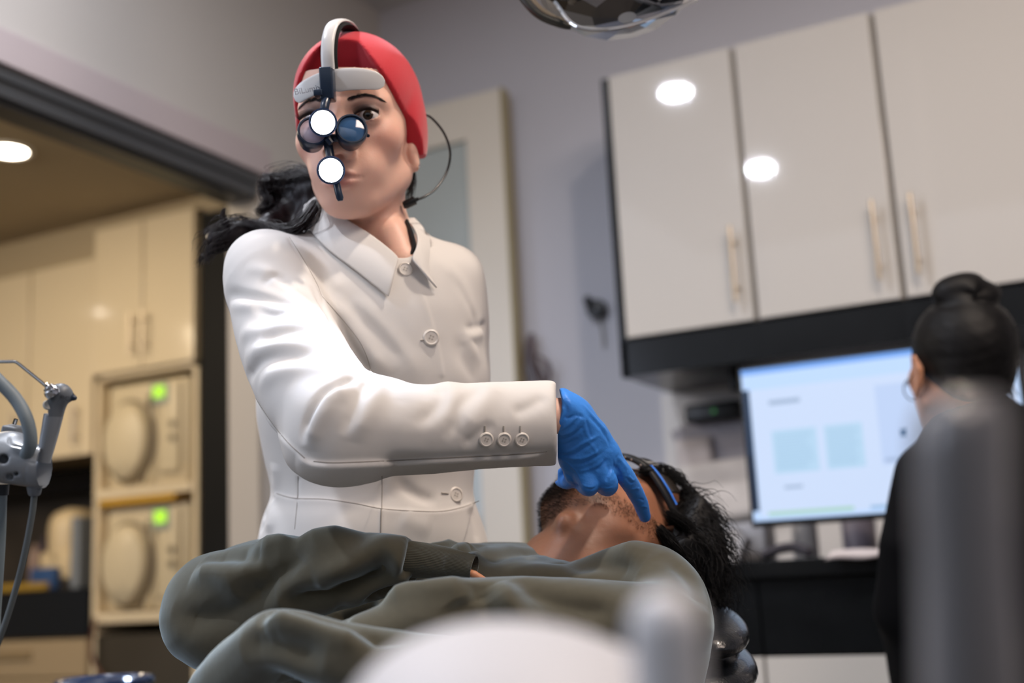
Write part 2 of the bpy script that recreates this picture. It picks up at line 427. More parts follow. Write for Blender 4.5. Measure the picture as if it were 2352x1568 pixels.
def emis(name, col, s):
    return mat(name, col, .5, emit=s)
bulb = emis('warm_diffuser', 'fff1dc', 18.)
trimw = mat('white_light_trim', 'e8e4dc', .4)
def downlight(x, y, z, label, r=.055, group='recessed ceiling lights', watts=0, col='eef3ff'):
    if watts: area('recessed_lamp', (x, y, z-.012), (x, y, 0), r*2, watts, col, 'DISK')
    t = empty('recessed_light', (x, y, z), label, 'ceiling light', group)
    m = MB(); m.lathe([(r+.018, .0), (r+.018, -.004), (r+.004, -.007), (r, -.004), (r, .0)], (x, y, z), (0, 0, 1), 32); m.build('trim_ring', trimw, t, True)
    m = MB(); m.lathe([(.001, -.0041), (r*.99, -.0041), (r*.99, -.003)], (x, y, z), (0, 0, 1), 32); m.build('diffuser', bulb, t, True)
downlight(-1.40, 1.18, ZC, 'round recessed light in the surgery ceiling near the left wall, ahead of the other', watts=18)
downlight(-1.37, .05, ZC, 'round recessed light in the surgery ceiling near the left wall, behind the other', watts=21)
downlight(.1, 1.15, ZC, 'round recessed light in the surgery ceiling above the assistant', watts=24, col='ffeedd')
downlight(-2.956, 2.443, HZ, 'round recessed light glowing in the tan hall ceiling at the frame edge')
downlight(-4.37, 2.0, HZ, 'round recessed light in the hall ceiling mirrored in the cream doors', .05)
area('hall_light', (-2.95, 1.9, 2.27), (-3.0, 2.3, 0), .9, 20, 'ffe9c8', size_y=.6)
area('hall_light', (-3.9, 1.3, 2.27), (-3.6, 2.9, .6), .9, 20, 'ffe9c8', size_y=.6)

# ------------------------------------------------------------------ upper cabinets (white gloss doors in black carcasses)
YF = 2.8; xs = [-1.078, -.735, -.391, -.04, .31]; z0, z1, zv = 1.502, 2.207, 1.405
def barhandle(x, y, za, zb, m, parent, off=.03, r=.0055):
    h = MB(); h.tube([(x, y-off, za), (x, y-off, zb)], r, 12)
    for z in (za+(zb-za)*.2, zb-(zb-za)*.2): h.tube([(x, y, z), (x, y-off, z)], r*.8, 10)
    return h.build('handle', m, parent, True)
ulab = ['white gloss upper cabinet at the end of the row, beside the bare wall', 'middle white gloss upper cabinet, second along from the bare wall', 'white gloss upper cabinet above the assistant with its handle at the near side', 'white gloss upper cabinet at the far end past the assistant']
hx = [.305, .300, .042, .30]
for i in range(4):
    a, b = xs[i], xs[i+1]
    t = empty('upper_cabinet', ((a+b)/2, YF, zv), ulab[i], 'cabinet', 'white upper cabinets')
    m = MB(); m.box((a-(.016 if i == 0 else 0), YF+.004, zv), (b, YB, z1+.004), .001)
    m.box((a-(.018 if i == 0 else 0), YF-.016, zv), (b, YF+.006, z0-.004), .001)
    if i == 0: m.box((a-.020, YF-.016, zv), (a-.001, YF+.01, z1+.004))
    m.build('carcass', blackl, t)
    MB().box((a+.001, YF-.012, z0), (b-.001, YF-.001, z1), .001).build('face_frame', gapm, t)
    d = MB().box((a+.007, YF-.03, z0), (b-.007, YF-.0125, z1), .0015).build('door', gloss, t)
    barhandle(a+hx[i], YF-.03, 1.545, 1.735, steel, d)
struct('trim_4', (xs[0]-.01, YF+.03, z1+.004), (xs[4], YB, z1+.02), creamf)
# backsplash
struct('trim_5', (-1.125, YB-.012, .9), (2.6, YB, 1.405), tile)

# ------------------------------------------------------------------ base run
YC = 2.47
bx = [-.98, -.705, -.25, .2, .65]
wl = MB().box((-1.02, YC-.02, .895), (.9, YB-.012, .93), .002).build('worktop', blackl)
tag(wl, 'long black worktop under the white upper cabinets', 'worktop')
bl = ['black-topped base cabinet at the end of the counter behind the patient\'s hair', 'black-topped base cabinet beneath the monitor', 'black-topped base cabinet behind the seated assistant', 'black-topped base cabinet at the far end of the counter']
for i in range(4):
    a, b = bx[i], bx[i+1]
    t = empty('base_cabinet', ((a+b)/2, YC, 0), bl[i], 'cabinet', 'base cabinets under the counter')
    MB().box((a, YC+.02, .1), (b, YB-.012, .893)).build('carcass', blackl, t)
    MB().box((a+.002, YC, .742), (b-.002, YC+.02, .89), .001).build('drawer', blackl, t)
    d = MB().box((a+.003, YC, .11), (b-.003, YC+.02, .736), .001).build('door', gloss, t)
    barhandle(a+.05, YC, .50, .66, steel, d)
    MB().box((a, YC+.07, 0), (b, YC+.1, .1)).build('plinth', blackp, t)

# ------------------------------------------------------------------ glass door by the corner
yd = 3.07
t = empty('glazed_door', (-1.78, yd, 0), 'cream framed door with a frosted glass pane behind the dentist', 'door')
x0, x1, dz, gx0, gx1, gz = -2.02, -1.545, 2.40, -1.93, -1.672, 2.26
m = MB(); m.box((x0, yd, 0), (gx0, yd+.045, dz)); m.box((gx1, yd, 0), (x1, yd+.045, dz)); m.box((gx0, yd, gz), (gx1, yd+.045, dz)); m.box((gx0, yd, 0), (gx1, yd+.045, .2))
m.build('door_frame', creamf, t)
MB().box((gx0, yd+.015, .2), (gx1, yd+.027, gz)).build('glass_pane', frost, t)
e = MB(); e.box((x1, yd-.002, 0), (x1+.008, yd+.047, dz)); e.build('edge_strip', mat('edge_strip', 'a39876', .4), t)

# ------------------------------------------------------------------ hook and cord on the wall
p = onY(1366, 708, YB-.03)
t = empty('wall_hook', p, 'black plastic hook on the mauve wall beside the upper cabinets', 'hook')
m = MB(); m.lathe([(.001, 0), (.026, 0), (.031, .006), (.027, .022), (.001, .026)], p+[0, .02, 0], (0, -1, 0), 24); m.build('hook_knob', blackp, t, True)
m = MB(); m.tube(bez([p+[-.006, .01, .0], p+[-.018, -.004, .022], p+[-.022, .004, .034]], 5), [.012]*10+[.007], 12); m.build('hook_tip', blackp, t, True)
cord = MB(); cord.tube(bez([p+[.008, .0, -.01], p+[.01, .012, -.035], p+[.012, .02, -.08], p+[.011, .022, -.115]], 6), .0028, 8)
tag(cord.build('hanging_cord', mat('grey_cord', '8c8b84', .6), None, True), 'thin grey cord hanging from the black wall hook', 'cord')
# bag of dark red and grey straps hanging by the door
q = onY(1238, 850, YB-.04); mm = MB()
for i in range(7):
    a = rng.normal(size=2)*[.014, .006]; l = .12+.08*rng.random()
    mm.tube(bez([q+[-.02+a[0]*.3, .01, .115], q+[-.014+a[0], a[1], .03], q+[.012+a[0]*1.5, a[1], -.04], q+[.006+a[0]*2, a[1], -.04-l*.4]], 6), .006, 8, flat=.4)
for i in range(3):
    mm.tube(bez([q+[-.01, .0, .05], q+[.02+.006*i, -.004, .02], q+[.028+.004*i, 0, -.02], q+[.014, 0, -.07]], 6), .005, 8, flat=.4)
tag(mm.build('lanyard_bunch', mat('lanyard_fabric', '6b6064', .8, var=.5, vscale=40), None, True), 'dark bunch of lanyards hanging on the wall by the door edge', 'lanyards')

# ------------------------------------------------------------------ monitor on the worktop
YM = 2.50
A, B, C_, D_ = onY(1703, 853, YM), onY(2328, 787, YM), onY(1735, 1193, YM), None
mx0, mx1, mz0, mz1 = -.712, -.158, 1.012, 1.338
t = empty('computer_monitor', (-.43, YM+.08, .93), 'black monitor with a bright blue-white records screen on the worktop', 'monitor')
m = MB(); m.box((mx0-.004, YM, mz0-.012), (mx1+.008, YM+.03, mz1+.004), .004); m.box((-.56, YM+.03, 1.06), (-.3, YM+.055, 1.28), .01); m.build('bezel', blackp, t, True)
m = MB(); m.tube([(-.43, YM+.075, .94), (-.43, YM+.075, 1.15)], .022, 16, flat=.5); m.box((-.45, YM+.03, 1.12), (-.41, YM+.09, 1.2)); m.lathe([(.001, 0), (.11, 0), (.11, .006), (.02, .012), (.001, .012)], (-.43, YM+.08, .931), (0, 0, 1), 40, .8); m.build('stand', blackp, t, True)
scr = mat('screen_glow', 'b6d0f4', .3, emit=1.0)
sc = MB().box((mx0+.003, YM-.001, mz0), (mx1, YM+.001, mz1-.002)).build('screen', scr, t)
def sbox(u0, v0, u1, v1, col, nm, s=.9, k=[0]):
    k[0] += 1; W_ = mx1-mx0; H_ = mz1-mz0
    MB().box((mx0+.003+u0*W_, YM-.0016-.00008*k[0], mz1-.002-v0*H_), (mx0+.003+u1*W_, YM-.001, mz1-.002-v1*H_)).build(nm, emis(nm+col, col, s), sc)
sbox(0, 0, .985, .035, '6fa3ee', 'title_bar'); sbox(.03, .14, .985, .97, 'c9daf6', 'page_panel'); sbox(0, .135, .026, .93, '1b2f4a', 'side_bar', .6)
sbox(.1, .42, .27, .70, 'b4d4ee', 'form_block'); sbox(.30, .42, .44, .70, 'b4d4ee', 'form_block'); sbox(.10, .22, .22, .25, '9fb3cf', 'text_line'); sbox(.5, .2, .66, .7, 'bcd0f2', 'chart_panel')
sbox(.575, .49, .6, .535, '4d6f95', 'chart_mark'); sbox(.13, .78, .20, .80, '9fb3cf', 'text_line'); sbox(.51, .66, .62, .685, 'a3b7d8', 'text_line'); sbox(.06, .94, .38, .965, 'a6d0c0', 'task_bar'); sbox(.44, .945, .9, .965, '8fb6dc', 'task_bar')
for i in range(9): sbox(.004, .15+.048*i, .018, .17+.048*i, '355a86', 'side_icon', .5)
for i in range(12):
    for a, b in ((.11, .255), (.31, .43)): sbox(a, .445+.02*i, b-.03*rng.random(), .450+.02*i, 'a3c3dd', 'text_row')
# black box camera above and router on the wall
p = onY(1640, 945, 3.09); t = empty('wireless_router', p, 'black router box with a green light fixed to the backsplash', 'router')
MB().box(p+[-.078, -.02, -.026], p+[.075, .045, .024], .008).build('casing', blackp, t, True)
MB().box(p+[.0, -.022, -.006], p+[.01, -.018, .004], .001).build('status_light', emis('green_led', '3f8f4a', .5), t)
m = MB(); m.tube(bez([p+[.07, .0, 0], p+[.12, -.01, -.005], p+[.17, .0, .0]], 5), .012, 10); m.build('cable', blackp, t, True)
p = onY(1688, 872, 2.95); m = MB(); m.box(p+[-.014, -.015, -.03], p+[.014, .015, .05], .008); m.tube([p+[0, 0, .0], p+[.02, -.01, -.03]], .012, 12)
tag(m.build('cable_clamp', blackp, None, True), 'small black clamp hanging under the upper cabinet above the monitor corner', 'clamp')
# papers pinned on the backsplash and clutter on the worktop
def sheet(cx, cy, y, w, h, rot, col, label, name='pinned_paper', group='papers on the backsplash'):
    p = onY(cx, cy, y); c_, s_ = math.cos(rot), math.sin(rot); n = 7; V = []; Fc = []
    for i in range(n):
        for j in range(n):
            a = (i/(n-1)-.5)*w; b = (j/(n-1)-.5)*h; V.append(p+[a*c_-b*s_, -.006*math.sin(3*a/w+b*20), a*s_+b*c_])
    Fc = [[i*n+j, i*n+j+1, (i+1)*n+j+1, (i+1)*n+j] for i in range(n-1) for j in range(n-1)]
    o = link(name, raw(V, Fc), mat('paper_'+col, col, .6, var=.12, vscale=18)); sd = o.modifiers.new('thickness', 'SOLIDIFY'); sd.thickness = .001
    return tag(o, label, 'paper', group)
sheet(1652, 1020, 3.128, .23, .17, .3, 'a5a2aa', 'grey photo sheet pinned to the backsplash below the router')
sheet(1668, 1125, 3.095, .25, .16, .05, 'd8d4d2', 'white form pinned to the backsplash beside the monitor')
sheet(1600, 1090, 3.115, .10, .2, .02, 'cbc3c2', 'narrow notice pinned at the backsplash edge')
def bottle(px, py, y, prof, col, label, name='bottle', cat='bottle', rough=.4):
    p = onY(px, py, y); p[2] = .93
    m = MB().lathe(prof, p, (0, 0, 1), 20); return tag(m.build(name, mat('c_'+col, col, rough), None, True), label, cat)
bottle(1850, 1240, 2.85, [(.001, 0), (.03, 0), (.03, .09), (.012, .11), (.012, .13), (.001, .13)], 'a9a4a2', 'small pale bottle on the worktop under the monitor')
bottle(1975, 1240, 2.9, [(.001, 0), (.04, 0), (.04, .08), (.038, .085), (.001, .085)], '77707a', 'grey tub on the worktop behind the monitor stand', 'storage_tub', 'tub')
p = onY(1700, 1240, 2.75); p[2] = .93
m = MB().box(p+[-.06, -.04, 0], p+[.07, .06, .09], .006)
tag(m.build('tissue_box', mat('tissue_box', 'c5c3c6', .5, var=.2, vscale=30), None, True), 'pale tissue box on the worktop beside the monitor', 'box')
# crumpled wipes packet next to it
p = onY(1660, 1245, 2.6); p[2] = .93
f = MB(); f.prism([p+[-.08, 0, 0], p+[.03, 0, 0], p+[.05, 0, .05], p+[.02, 0, .075], p+[-.03, 0, .02]], np.array([0, .07, 0]))
tag(f.build('wipes_packet', mat('wipes_packet', 'cfcbcb', .4), None, True), 'white open wipes packet at the end of the worktop', 'packet')
# mouse and cloth
p = onY(1800, 1255, 2.52); p[2] = .93
mo = MB(); mo.tube(bez([p+[-.05, 0, .008], p+[-.02, .0, .02], p+[.02, .01, .024], p+[.06, 0, .008]], 5), [.006]*1+[.018]*14+[.006], 12, flat=.6)
tag(mo.build('dark_glove_pile', mat('dark_cloth', '3a3840', .7), None, True), 'dark folded cloth lying on the worktop below the monitor', 'cloth')
# paper hanging over the worktop edge
a = onY(1900, 1303, YC-.03); b = onY(2030, 1300, YC-.03)
V = []; n = 8
for i in range(n):
    for j, (dy, dz) in enumerate(((-.028, -.012), (-.03, .0), (-.02, .014), (.06, .0165), (.16, .017))):
        q = a+(b-a)*i/(n-1); V.append([q[0]+.03*j/4, YC-.02+dy, .9315+dz*.6+(.002*math.sin(i))])
o = link('loose_paper', raw(V, [[i*5+j, i*5+j+1, (i+1)*5+j+1, (i+1)*5+j] for i in range(n-1) for j in range(4)]), mat('paper_pink', 'd3c8c6', .6))
o.modifiers.new('thickness', 'SOLIDIFY').thickness = .001
tag(o, 'white paper sheet lying over the front edge of the black worktop', 'paper')
# ------------------------------------------------------------------ sterilisation wall in the hall
yh = HY
def hx_(px, py=700): return onY(px, py, yh)[0]
tanm = mat('hall_metal', '9c8a6c', .35, metal=.3)
# left pair of tall wall cabinets
zL0, zL1 = 1.435, 2.16
cxs = [-4.45, -3.95, -3.605, -3.27]
lab = ['cream hall wall cabinet cut by the frame edge', 'cream hall wall cabinet in the middle of the hall run', 'cream hall wall cabinet next to the taller steriliser cabinet']
for i in range(3):
    a, b = cxs[i], cxs[i+1]; t = empty('hall_wall_cabinet', ((a+b)/2, yh, zL0), lab[i], 'cabinet', 'cream hall wall cabinets')
    MB().box((a, yh+.02, zL0), (b, yh+.4, zL1)).build('carcass', tanm, t)
    d = MB().box((a+.004, yh, zL0), (b-.004, yh+.02, zL1), .002).build('door', cream, t)
    if i: barhandle((b-.045 if i == 1 else b-.075)if i==1 else a+.27, yh, 1.47, 1.62, steel, d)
# steriliser cabinet: two doors, two open bays with the autoclaves
X0, X1 = -3.255, -2.775; zt, zd, zs1, zs2 = 2.255, 1.712, 1.30, .875
t = empty('steriliser_cabinet', ((X0+X1)/2, yh, 0), 'tall cream cabinet with two doors over open bays holding the sterilisers', 'cabinet')
m = MB(); m.box((X0, yh, 0), (X0+.022, yh+.45, zt)); m.box((X1-.022, yh, 0), (X1, yh+.45, zt)); m.box((X0, yh+.43, 0), (X1, yh+.45, zt)); m.box((X0, yh, zt-.02), (X1, yh+.45, zt)); m.box((X0, yh, zd-.02), (X1, yh+.45, zd)); m.build('carcass', cream, t)
xm = (X0+X1)/2
for a, b, nm in ((X0, xm, -.03), (xm, X1, .03)):
    d = MB().box((a+.003, yh-.02, zd), (b-.003, yh, zt), .002).build('door', cream, t); barhandle(xm+nm, yh-.02, 1.76, 1.91, steel, d)
for z in (zs1, zs2):
    MB().box((X0+.022, yh-.01, z-.035), (X1-.022, yh+.43, z), .002).build('shelf', cream, t)
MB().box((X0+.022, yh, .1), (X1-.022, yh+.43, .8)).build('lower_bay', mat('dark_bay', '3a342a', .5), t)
auto = mat('autoclave_shell', 'cbbd9f', .35); autod = mat('autoclave_gap', '776a55', .5); lcd = emis('green_display', 'b4f03c', 1.1)
def autoclave(z, label, zh, dz):
    t = empty('autoclave', (xm, yh, z), label, 'autoclave', 'autoclaves in the bays')
    a, b = X0+.03, X1-.04
    MB().box((a, yh+.03, z+.001), (b-.03, yh+.4, z+zh), .02).build('shell', auto, t, True)
    cx, cz = a+.115, z+zh*.44
    m = MB(); m.lathe([(.001, 0), (.130, 0), (.137, .01), (.133, .03), (.12, .042), (.06, .052), (.001, .055)], (cx, yh+.03, cz), (0, -1, 0), 48, side=(1, 0, 0), sx=.76)
    d = m.build('round_door', auto, t, True)
    m = MB(); m.lathe([(.142, 0), (.150, .001), (.150, .010), (.142, .012)], (cx, yh+.03, cz), (0, -1, 0), 48, side=(1, 0, 0), sx=.78); m.build('door_seal', autod, t, True)
    m = MB(); m.tube(bez([(a+.225, yh+.0, z+.30*zh/.36), (a+.242, yh-.01, z+.16), (a+.225, yh-.008, z+.07), (a+.2, yh, z+.01)], 6), .007, 10); m.build('door_hinge', autod, t, True)
    p = MB().box((a+.255, yh+.012, z+.04), (b-.06, yh+.031, z+zh-.02), .008).build('control_panel', auto, t, True)
    s_ = MB().box((a+.235+dz, yh+.0085, z+zh-.095), (a+.315+dz, yh+.014, z+zh-.02), .002).build('display_frame', mat('display_frame', '8b948b', .4), t)
    MB().box((a+.247+dz, yh+.006, z+zh-.072), (a+.30+dz, yh+.01, z+zh-.03), .002).build('display', lcd, s_)
    for zz in (.55, .42):
        m = MB(); m.lathe([(.001, 0), (.013, 0), (.012, .008), (.001, .009)], (a+.325, yh+.012, z+zh*zz), (0, -1, 0), 16); m.build('button', autod, t, True)
autoclave(zs1, 'cream autoclave with a round door and green display in the upper bay', .375, -.01)
autoclave(zs2, 'cream autoclave with a round door and green display in the lower bay', .365, .0)
tag(MB().box((X0+.03, yh-.005, zs2+.367), (X1-.10, yh+.3, zs2+.39), .003).build('yellow_tray', mat('yellow_plastic', 'c79a34', .4)), 'long yellow tray lying on top of the lower autoclave', 'tray')
m = MB(); m.tube(bez([(X0+.045, yh-.03, .86), (X0+.04, yh-.035, .74), (X0+.10, yh-.035, .66), (X0+.22, yh-.03, .58)], 8), .006, 8)
tag(m.build('drain_hose', mat('red_brown_hose', '5a3524', .5), None, True), 'reddish drain hose hanging below the sterilisers', 'hose')
# black tall unit
tag(MB().box((X1+.012, yh-.0, 0), (-2.2, yh+.5, 2.235), .002).build('tall_black_cabinet', mat('matt_black_panel', '0e0e0e', .6, spec=.2)), 'tall black cabinet side beside the sterilisers', 'cabinet')
# niche under the left cabinets: black counter, drawers, dispenser
yn = yh+.0
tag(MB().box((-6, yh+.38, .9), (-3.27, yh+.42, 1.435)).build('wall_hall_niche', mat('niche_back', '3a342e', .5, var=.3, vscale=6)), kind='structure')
tag(MB().box((-4.4, yh+.28, 1.34), (-3.28, yh+.38, 1.43)).build('light_box', mat('dark_glass', '12161c', .2)), 'black strip unit under the hall wall cabinets', 'unit')
t = empty('hall_base_cabinet', (-3.8, yh, 0), 'hall base cabinet with a black counter front and beige drawers', 'cabinet')
MB().box((-5, yh+.0, .80), (-3.275, yh+.38, .965), .003).build('counter', mat('navy_black_laminate', '11161d', .3), t)
MB().box((-5, yh+.03, .05), (-3.275, yh+.38, .797)).build('carcass', tanm, t)
dr = [.79, .655, .50, .3, .06]
for i in range(4):
    d = MB().box((-4.3, yh+.005, dr[i+1]+.006), (-3.28, yh+.03, dr[i]), .003).build('drawer', mat('beige_drawer', 'a08d70', .4), t)
    MB().box((-3.82, yh-.004, dr[i+1]+.07), (-3.55, yh+.006, dr[i+1]+.10), .003).build('pull', mat('beige_pull', '8a7759', .4), d)
p = onY(170, 1215, yh+.12)
m = MB(); m.box((p[0]-.10, yh+.05, 1.0), (p[0]+.055, yh+.25, 1.26), .07); m.box((p[0]-.10, yh+.05, 1.0), (p[0]+.055, yh+.25, 1.1), .01)
tag(m.build('towel_dispenser', mat('ivory_plastic', 'cdb994', .35), None, True), 'ivory round-topped dispenser on the hall counter', 'dispenser')
tag(MB().box((p[0]+.06, yh+.05, .966), (p[0]+.10, yh+.25, 1.22), .004).build('grey_binder', mat('grey_blue', '7b8188', .4), None), 'grey-blue binder standing beside the ivory dispenser', 'binder')
tag(MB().box((p[0]-.10, yh+.01, .966), (p[0]+.02, yh+.045, 1.045), .006).build('blue_box', mat('blue_card', '2a4a78', .5), None, True), 'blue box on the hall counter in front of the ivory dispenser', 'box')
q = onY(60, 1320, yh-.02)
tag(MB().box((q[0]-.25, yh-.01, .966), (q[0]+.085, yh+.04, .992), .004).build('yellow_strip', mat('yellow_strip', '9c7d2c', .5), None, True), 'yellow plastic strip along the edge of the hall counter', 'strip')
m = MB()
for i, (dx, h, r) in enumerate(((-.20, .17, .022), (-.155, .20, .014))):
    m = MB().lathe([(.001, 0), (r, 0), (r, h*.8), (r*.5, h*.9), (r*.5, h), (.001, h)], (p[0]+dx, yh+.12, .966), (0, 0, 1), 16)
    tag(m.build('spray_bottle', mat('pinkgrey%d' % i, ['8b7468', '3a2d3a'][i], .4), None, True), ['pinkish bottle on the hall counter next to the dispenser', 'dark slim bottle on the hall counter next to the dispenser'][i], 'bottle')
# ------------------------------------------------------------------ heads (local axes: x person's left, y face direction, z crown)
def Rhead(yaw, pitch, roll):
    B = np.array([[1, 0, 0], [0, 0, -1], [0, -1, 0]], float)
    cy, sy, cx, sx, cz, sz = math.cos(yaw), math.sin(yaw), math.cos(pitch), math.sin(pitch), math.cos(roll), math.sin(roll)
    return np.array([[cz, -sz, 0], [sz, cz, 0], [0, 0, 1]])@np.array([[1, 0, 0], [0, cx, -sx], [0, sx, cx]])@np.array([[cy, 0, sy], [0, 1, 0], [-sy, 0, cy]])@B
class Head:
    def __init__(s, c, R, sc=1., jaw=1.):
        s.c = np.array(c, float); s.R = np.array(R, float); s.s = sc; s.jaw = jaw
    def p(s, *a): return s.c+s.R@(np.array(a, float)*s.s)
    def loc(s, v): return ((np.asarray(v)-s.c)@s.R)/s.s
    def sculpt(s, G, ears=(1, -1), mouth=True, lobe=.0765):
        A = s.R.T; k = s.s; j = s.jaw
        E = lambda c, r, kk=0., op='u', rx=0.: G.ell(s.p(*c), np.array(r)*k, (np.array([[1, 0, 0], [0, math.cos(rx), math.sin(rx)], [0, -math.sin(rx), math.cos(rx)]])@A) if rx else A, kk*k, op)
        Cn = lambda a, b, ra, rb=None, kk=0., op='u': G.cone(s.p(*a), s.p(*b), ra*k, (ra if rb is None else rb)*k, kk*k, op)
        E((0, -.014, .030), (.0735, .093, .084)); E((0, .028, -.030), (.059*j, .061, .080), .03)
        E((0, .044, .045), (.050, .040, .045), .03)
        E((0, .060, -.092), (.022*j, .021, .017), .03)
        for q in (1, -1):
            Cn((q*.052*j, .0, -.066), (q*.018*j, .058, -.095), .015, .014, .03)
            E((q*.043, .052, -.024), (.020, .022, .020), .025)
            Cn((q*.046, .064, .016), (q*.010, .079, .020), .0085, .0095, .014)
            E((q*.033, .097, -.003), (.0215, .017, .0145), .014, 's')
            E((q*.027, .066, -.060), (.016, .022, .018), .02)
        Cn((0, .083, .012), (0, .104, -.034), .0075, .0085, .014); E((0, .1075, -.039), (.0095, .009, .0085), .008)
        for q in (1, -1):
            E((q*.0125, .0965, -.0435), (.0072, .0098, .0075), .006); E((q*.0068, .1035, -.0505), (.0036, .0052, .0035), .003, 's')
            # lids round the eyeball, opened by an almond
            E((q*.0335, .0735, -.002), (.0148, .0140, .0138), .005)
            G.put(*s._almond(q), k=.0015*k, op='s')
        E((0, .076, -.072), (.024, .021, .020), .016)
        if mouth:
            pts = [(-.024, .086, -.0735), (-.013, .0935, -.0705), (-.005, .0985, -.0665), (0, .0975, -.0678), (.005, .0985, -.0665), (.013, .0935, -.0705), (.024, .086, -.0735)]
            G.chain([s.p(*p) for p in pts], [.0022*k, .0042*k, .0048*k, .0042*k, .0048*k, .0042*k, .0022*k], .004*k)
            pts = [(-.022, .086, -.0755), (-.010, .0945, -.0795), (0, .0965, -.081), (.010, .0945, -.0795), (.022, .086, -.0755)]
            G.chain([s.p(*p) for p in pts], [.0022*k, .0052*k, .0058*k, .0052*k, .0022*k], .004*k)
            pts = [(-.0255, .0885, -.0742), (-.012, .0985, -.0738), (0, .1025, -.0738), (.012, .0985, -.0738), (.0255, .0885, -.0742)]
            G.chain([s.p(*p) for p in pts], .0014*k, .002*k, 's')
        for q in (ears if lobe < .07 else ()):   # ear under a cap: only its lower part shows
            E((q*lobe, -.002, -.050), (.0055, .0085, .012), .005); E((q*(lobe-.002), .0, -.036), (.006, .010, .012), .006)
        for q in (() if lobe < .07 else ears):
            G.ell(s.p(q*.077, -.008, -.020), np.array([.006, .017, .029])*k, A, .006*k)
            rim = [(q*.074, .004, -.022), (q*.080, .007, .0), (q*.083, -.004, .012), (q*.086, -.020, .006), (q*.085, -.025, -.012), (q*.079, -.016, -.032), (q*(lobe+.001), -.006, -.047)]
            G.chain([s.p(*p) for p in rim], [.0035*k]*5+[.0045*k, .006*k], .003*k)
            E((q*lobe, -.000, -.053), (.0055, .008, .010), .005)
            E((q*.0835, -.003, -.022), (.005, .008, .013), .003, 's')
    def _almond(s, q):
        c = s.p(q*.0335, .088, -.001); k = s.s; R = s.R
        def fn(x, y, z):
            dx, dy, dz = x-c[0], y-c[1], z-c[2]
            a = (dx*R[0][0]+dy*R[1][0]+dz*R[2][0])*q; b = dx*R[0][1]+dy*R[1][1]+dz*R[2][1]; h = dx*R[0][2]+dy*R[1][2]+dz*R[2][2]
            a, b, h = a/k, b/k, h/k-a/k*.10
            t = np.clip(1-(a/.0165)**2, 0, 1)
            up = h-.0062*t; lo = -.0056*t-h
            return np.maximum(np.maximum(up, lo), np.maximum(np.abs(a)-.0165, np.abs(b)-.012))*k
        return fn, c-.02, c+.02
    def eyes(s, parent, gaze, iris='3a2a1c'):
        for q in (1, -1):
            c = c2w(s.p(q*.0335, .0725, -.002)); g = nrm(W@(s.R@nrm(gaze)))
            m = MB(); r = .0128*s.s; n = 28
            m.lathe([(r*math.sin(a)+1e-5, -r*math.cos(a)) for a in np.linspace(.02, PI-.5, 22)], c, g, n)
            e = m.build('eyeball', mat('eye_white', 'bdb7b6', .15, spec=.6), parent, True)
            rr = r*1.006; m = MB(); m.lathe([(rr*math.sin(a), rr*math.cos(a)) for a in (.5, .42, .3, .19)], c, g, n); m.build('iris', mat('iris_'+iris, iris, .15), e, True)
            m = MB(); m.lathe([(rr*1.003*math.sin(a), rr*1.003*math.cos(a)) for a in (.2, .12, .01)], c, g, n); m.build('pupil', mat('pupil', '050505', .1), e, True)
def tint(v, base, spots):
    """albedo: base colour with soft spots (centre, radius, colour, strength)"""
    C = np.tile(lin(base), (len(v), 1)).astype(float)
    for c, r, col, st in spots:
        r = np.atleast_1d(np.array(r, float)); a = np.exp(-(((v-np.array(c))/r)**2).sum(1))*st
        C = C*(1-a[:, None])+np.array(lin(col))*a[:, None]
    return C
skin_m = lambda nm: mat(nm, 'c98f72', .45, spec=.4, sss=.25, attr='tint', bump=.12, bscale=700)
def tubes(paths, radii, n=5):
    """many thin tapered tubes -> one vertex/face set (paths m x k x 3 world)"""
    Pp = np.asarray(paths, float); m, k, _ = Pp.shape
    T = np.gradient(Pp, axis=1); T /= np.linalg.norm(T, axis=2, keepdims=True)+1e-12
    U = np.cross(T, np.array([.31, .52, .79])); U /= np.linalg.norm(U, axis=2, keepdims=True)+1e-12; V = np.cross(T, U)
    a = np.arange(n)*2*PI/n; R = np.asarray(radii)[:, :, None, None]
    X = Pp[:, :, None, :]+R*(np.cos(a)[None, None, :, None]*U[:, :, None, :]+np.sin(a)[None, None, :, None]*V[:, :, None, :])
    idx = np.arange(m*k*n).reshape(m, k, n)
    f = np.stack([idx[:, :-1, :], np.roll(idx, -1, 2)[:, :-1, :], np.roll(idx, -1, 2)[:, 1:, :], idx[:, 1:, :]], -1).reshape(-1, 4)
    return X.reshape(-1, 3), f
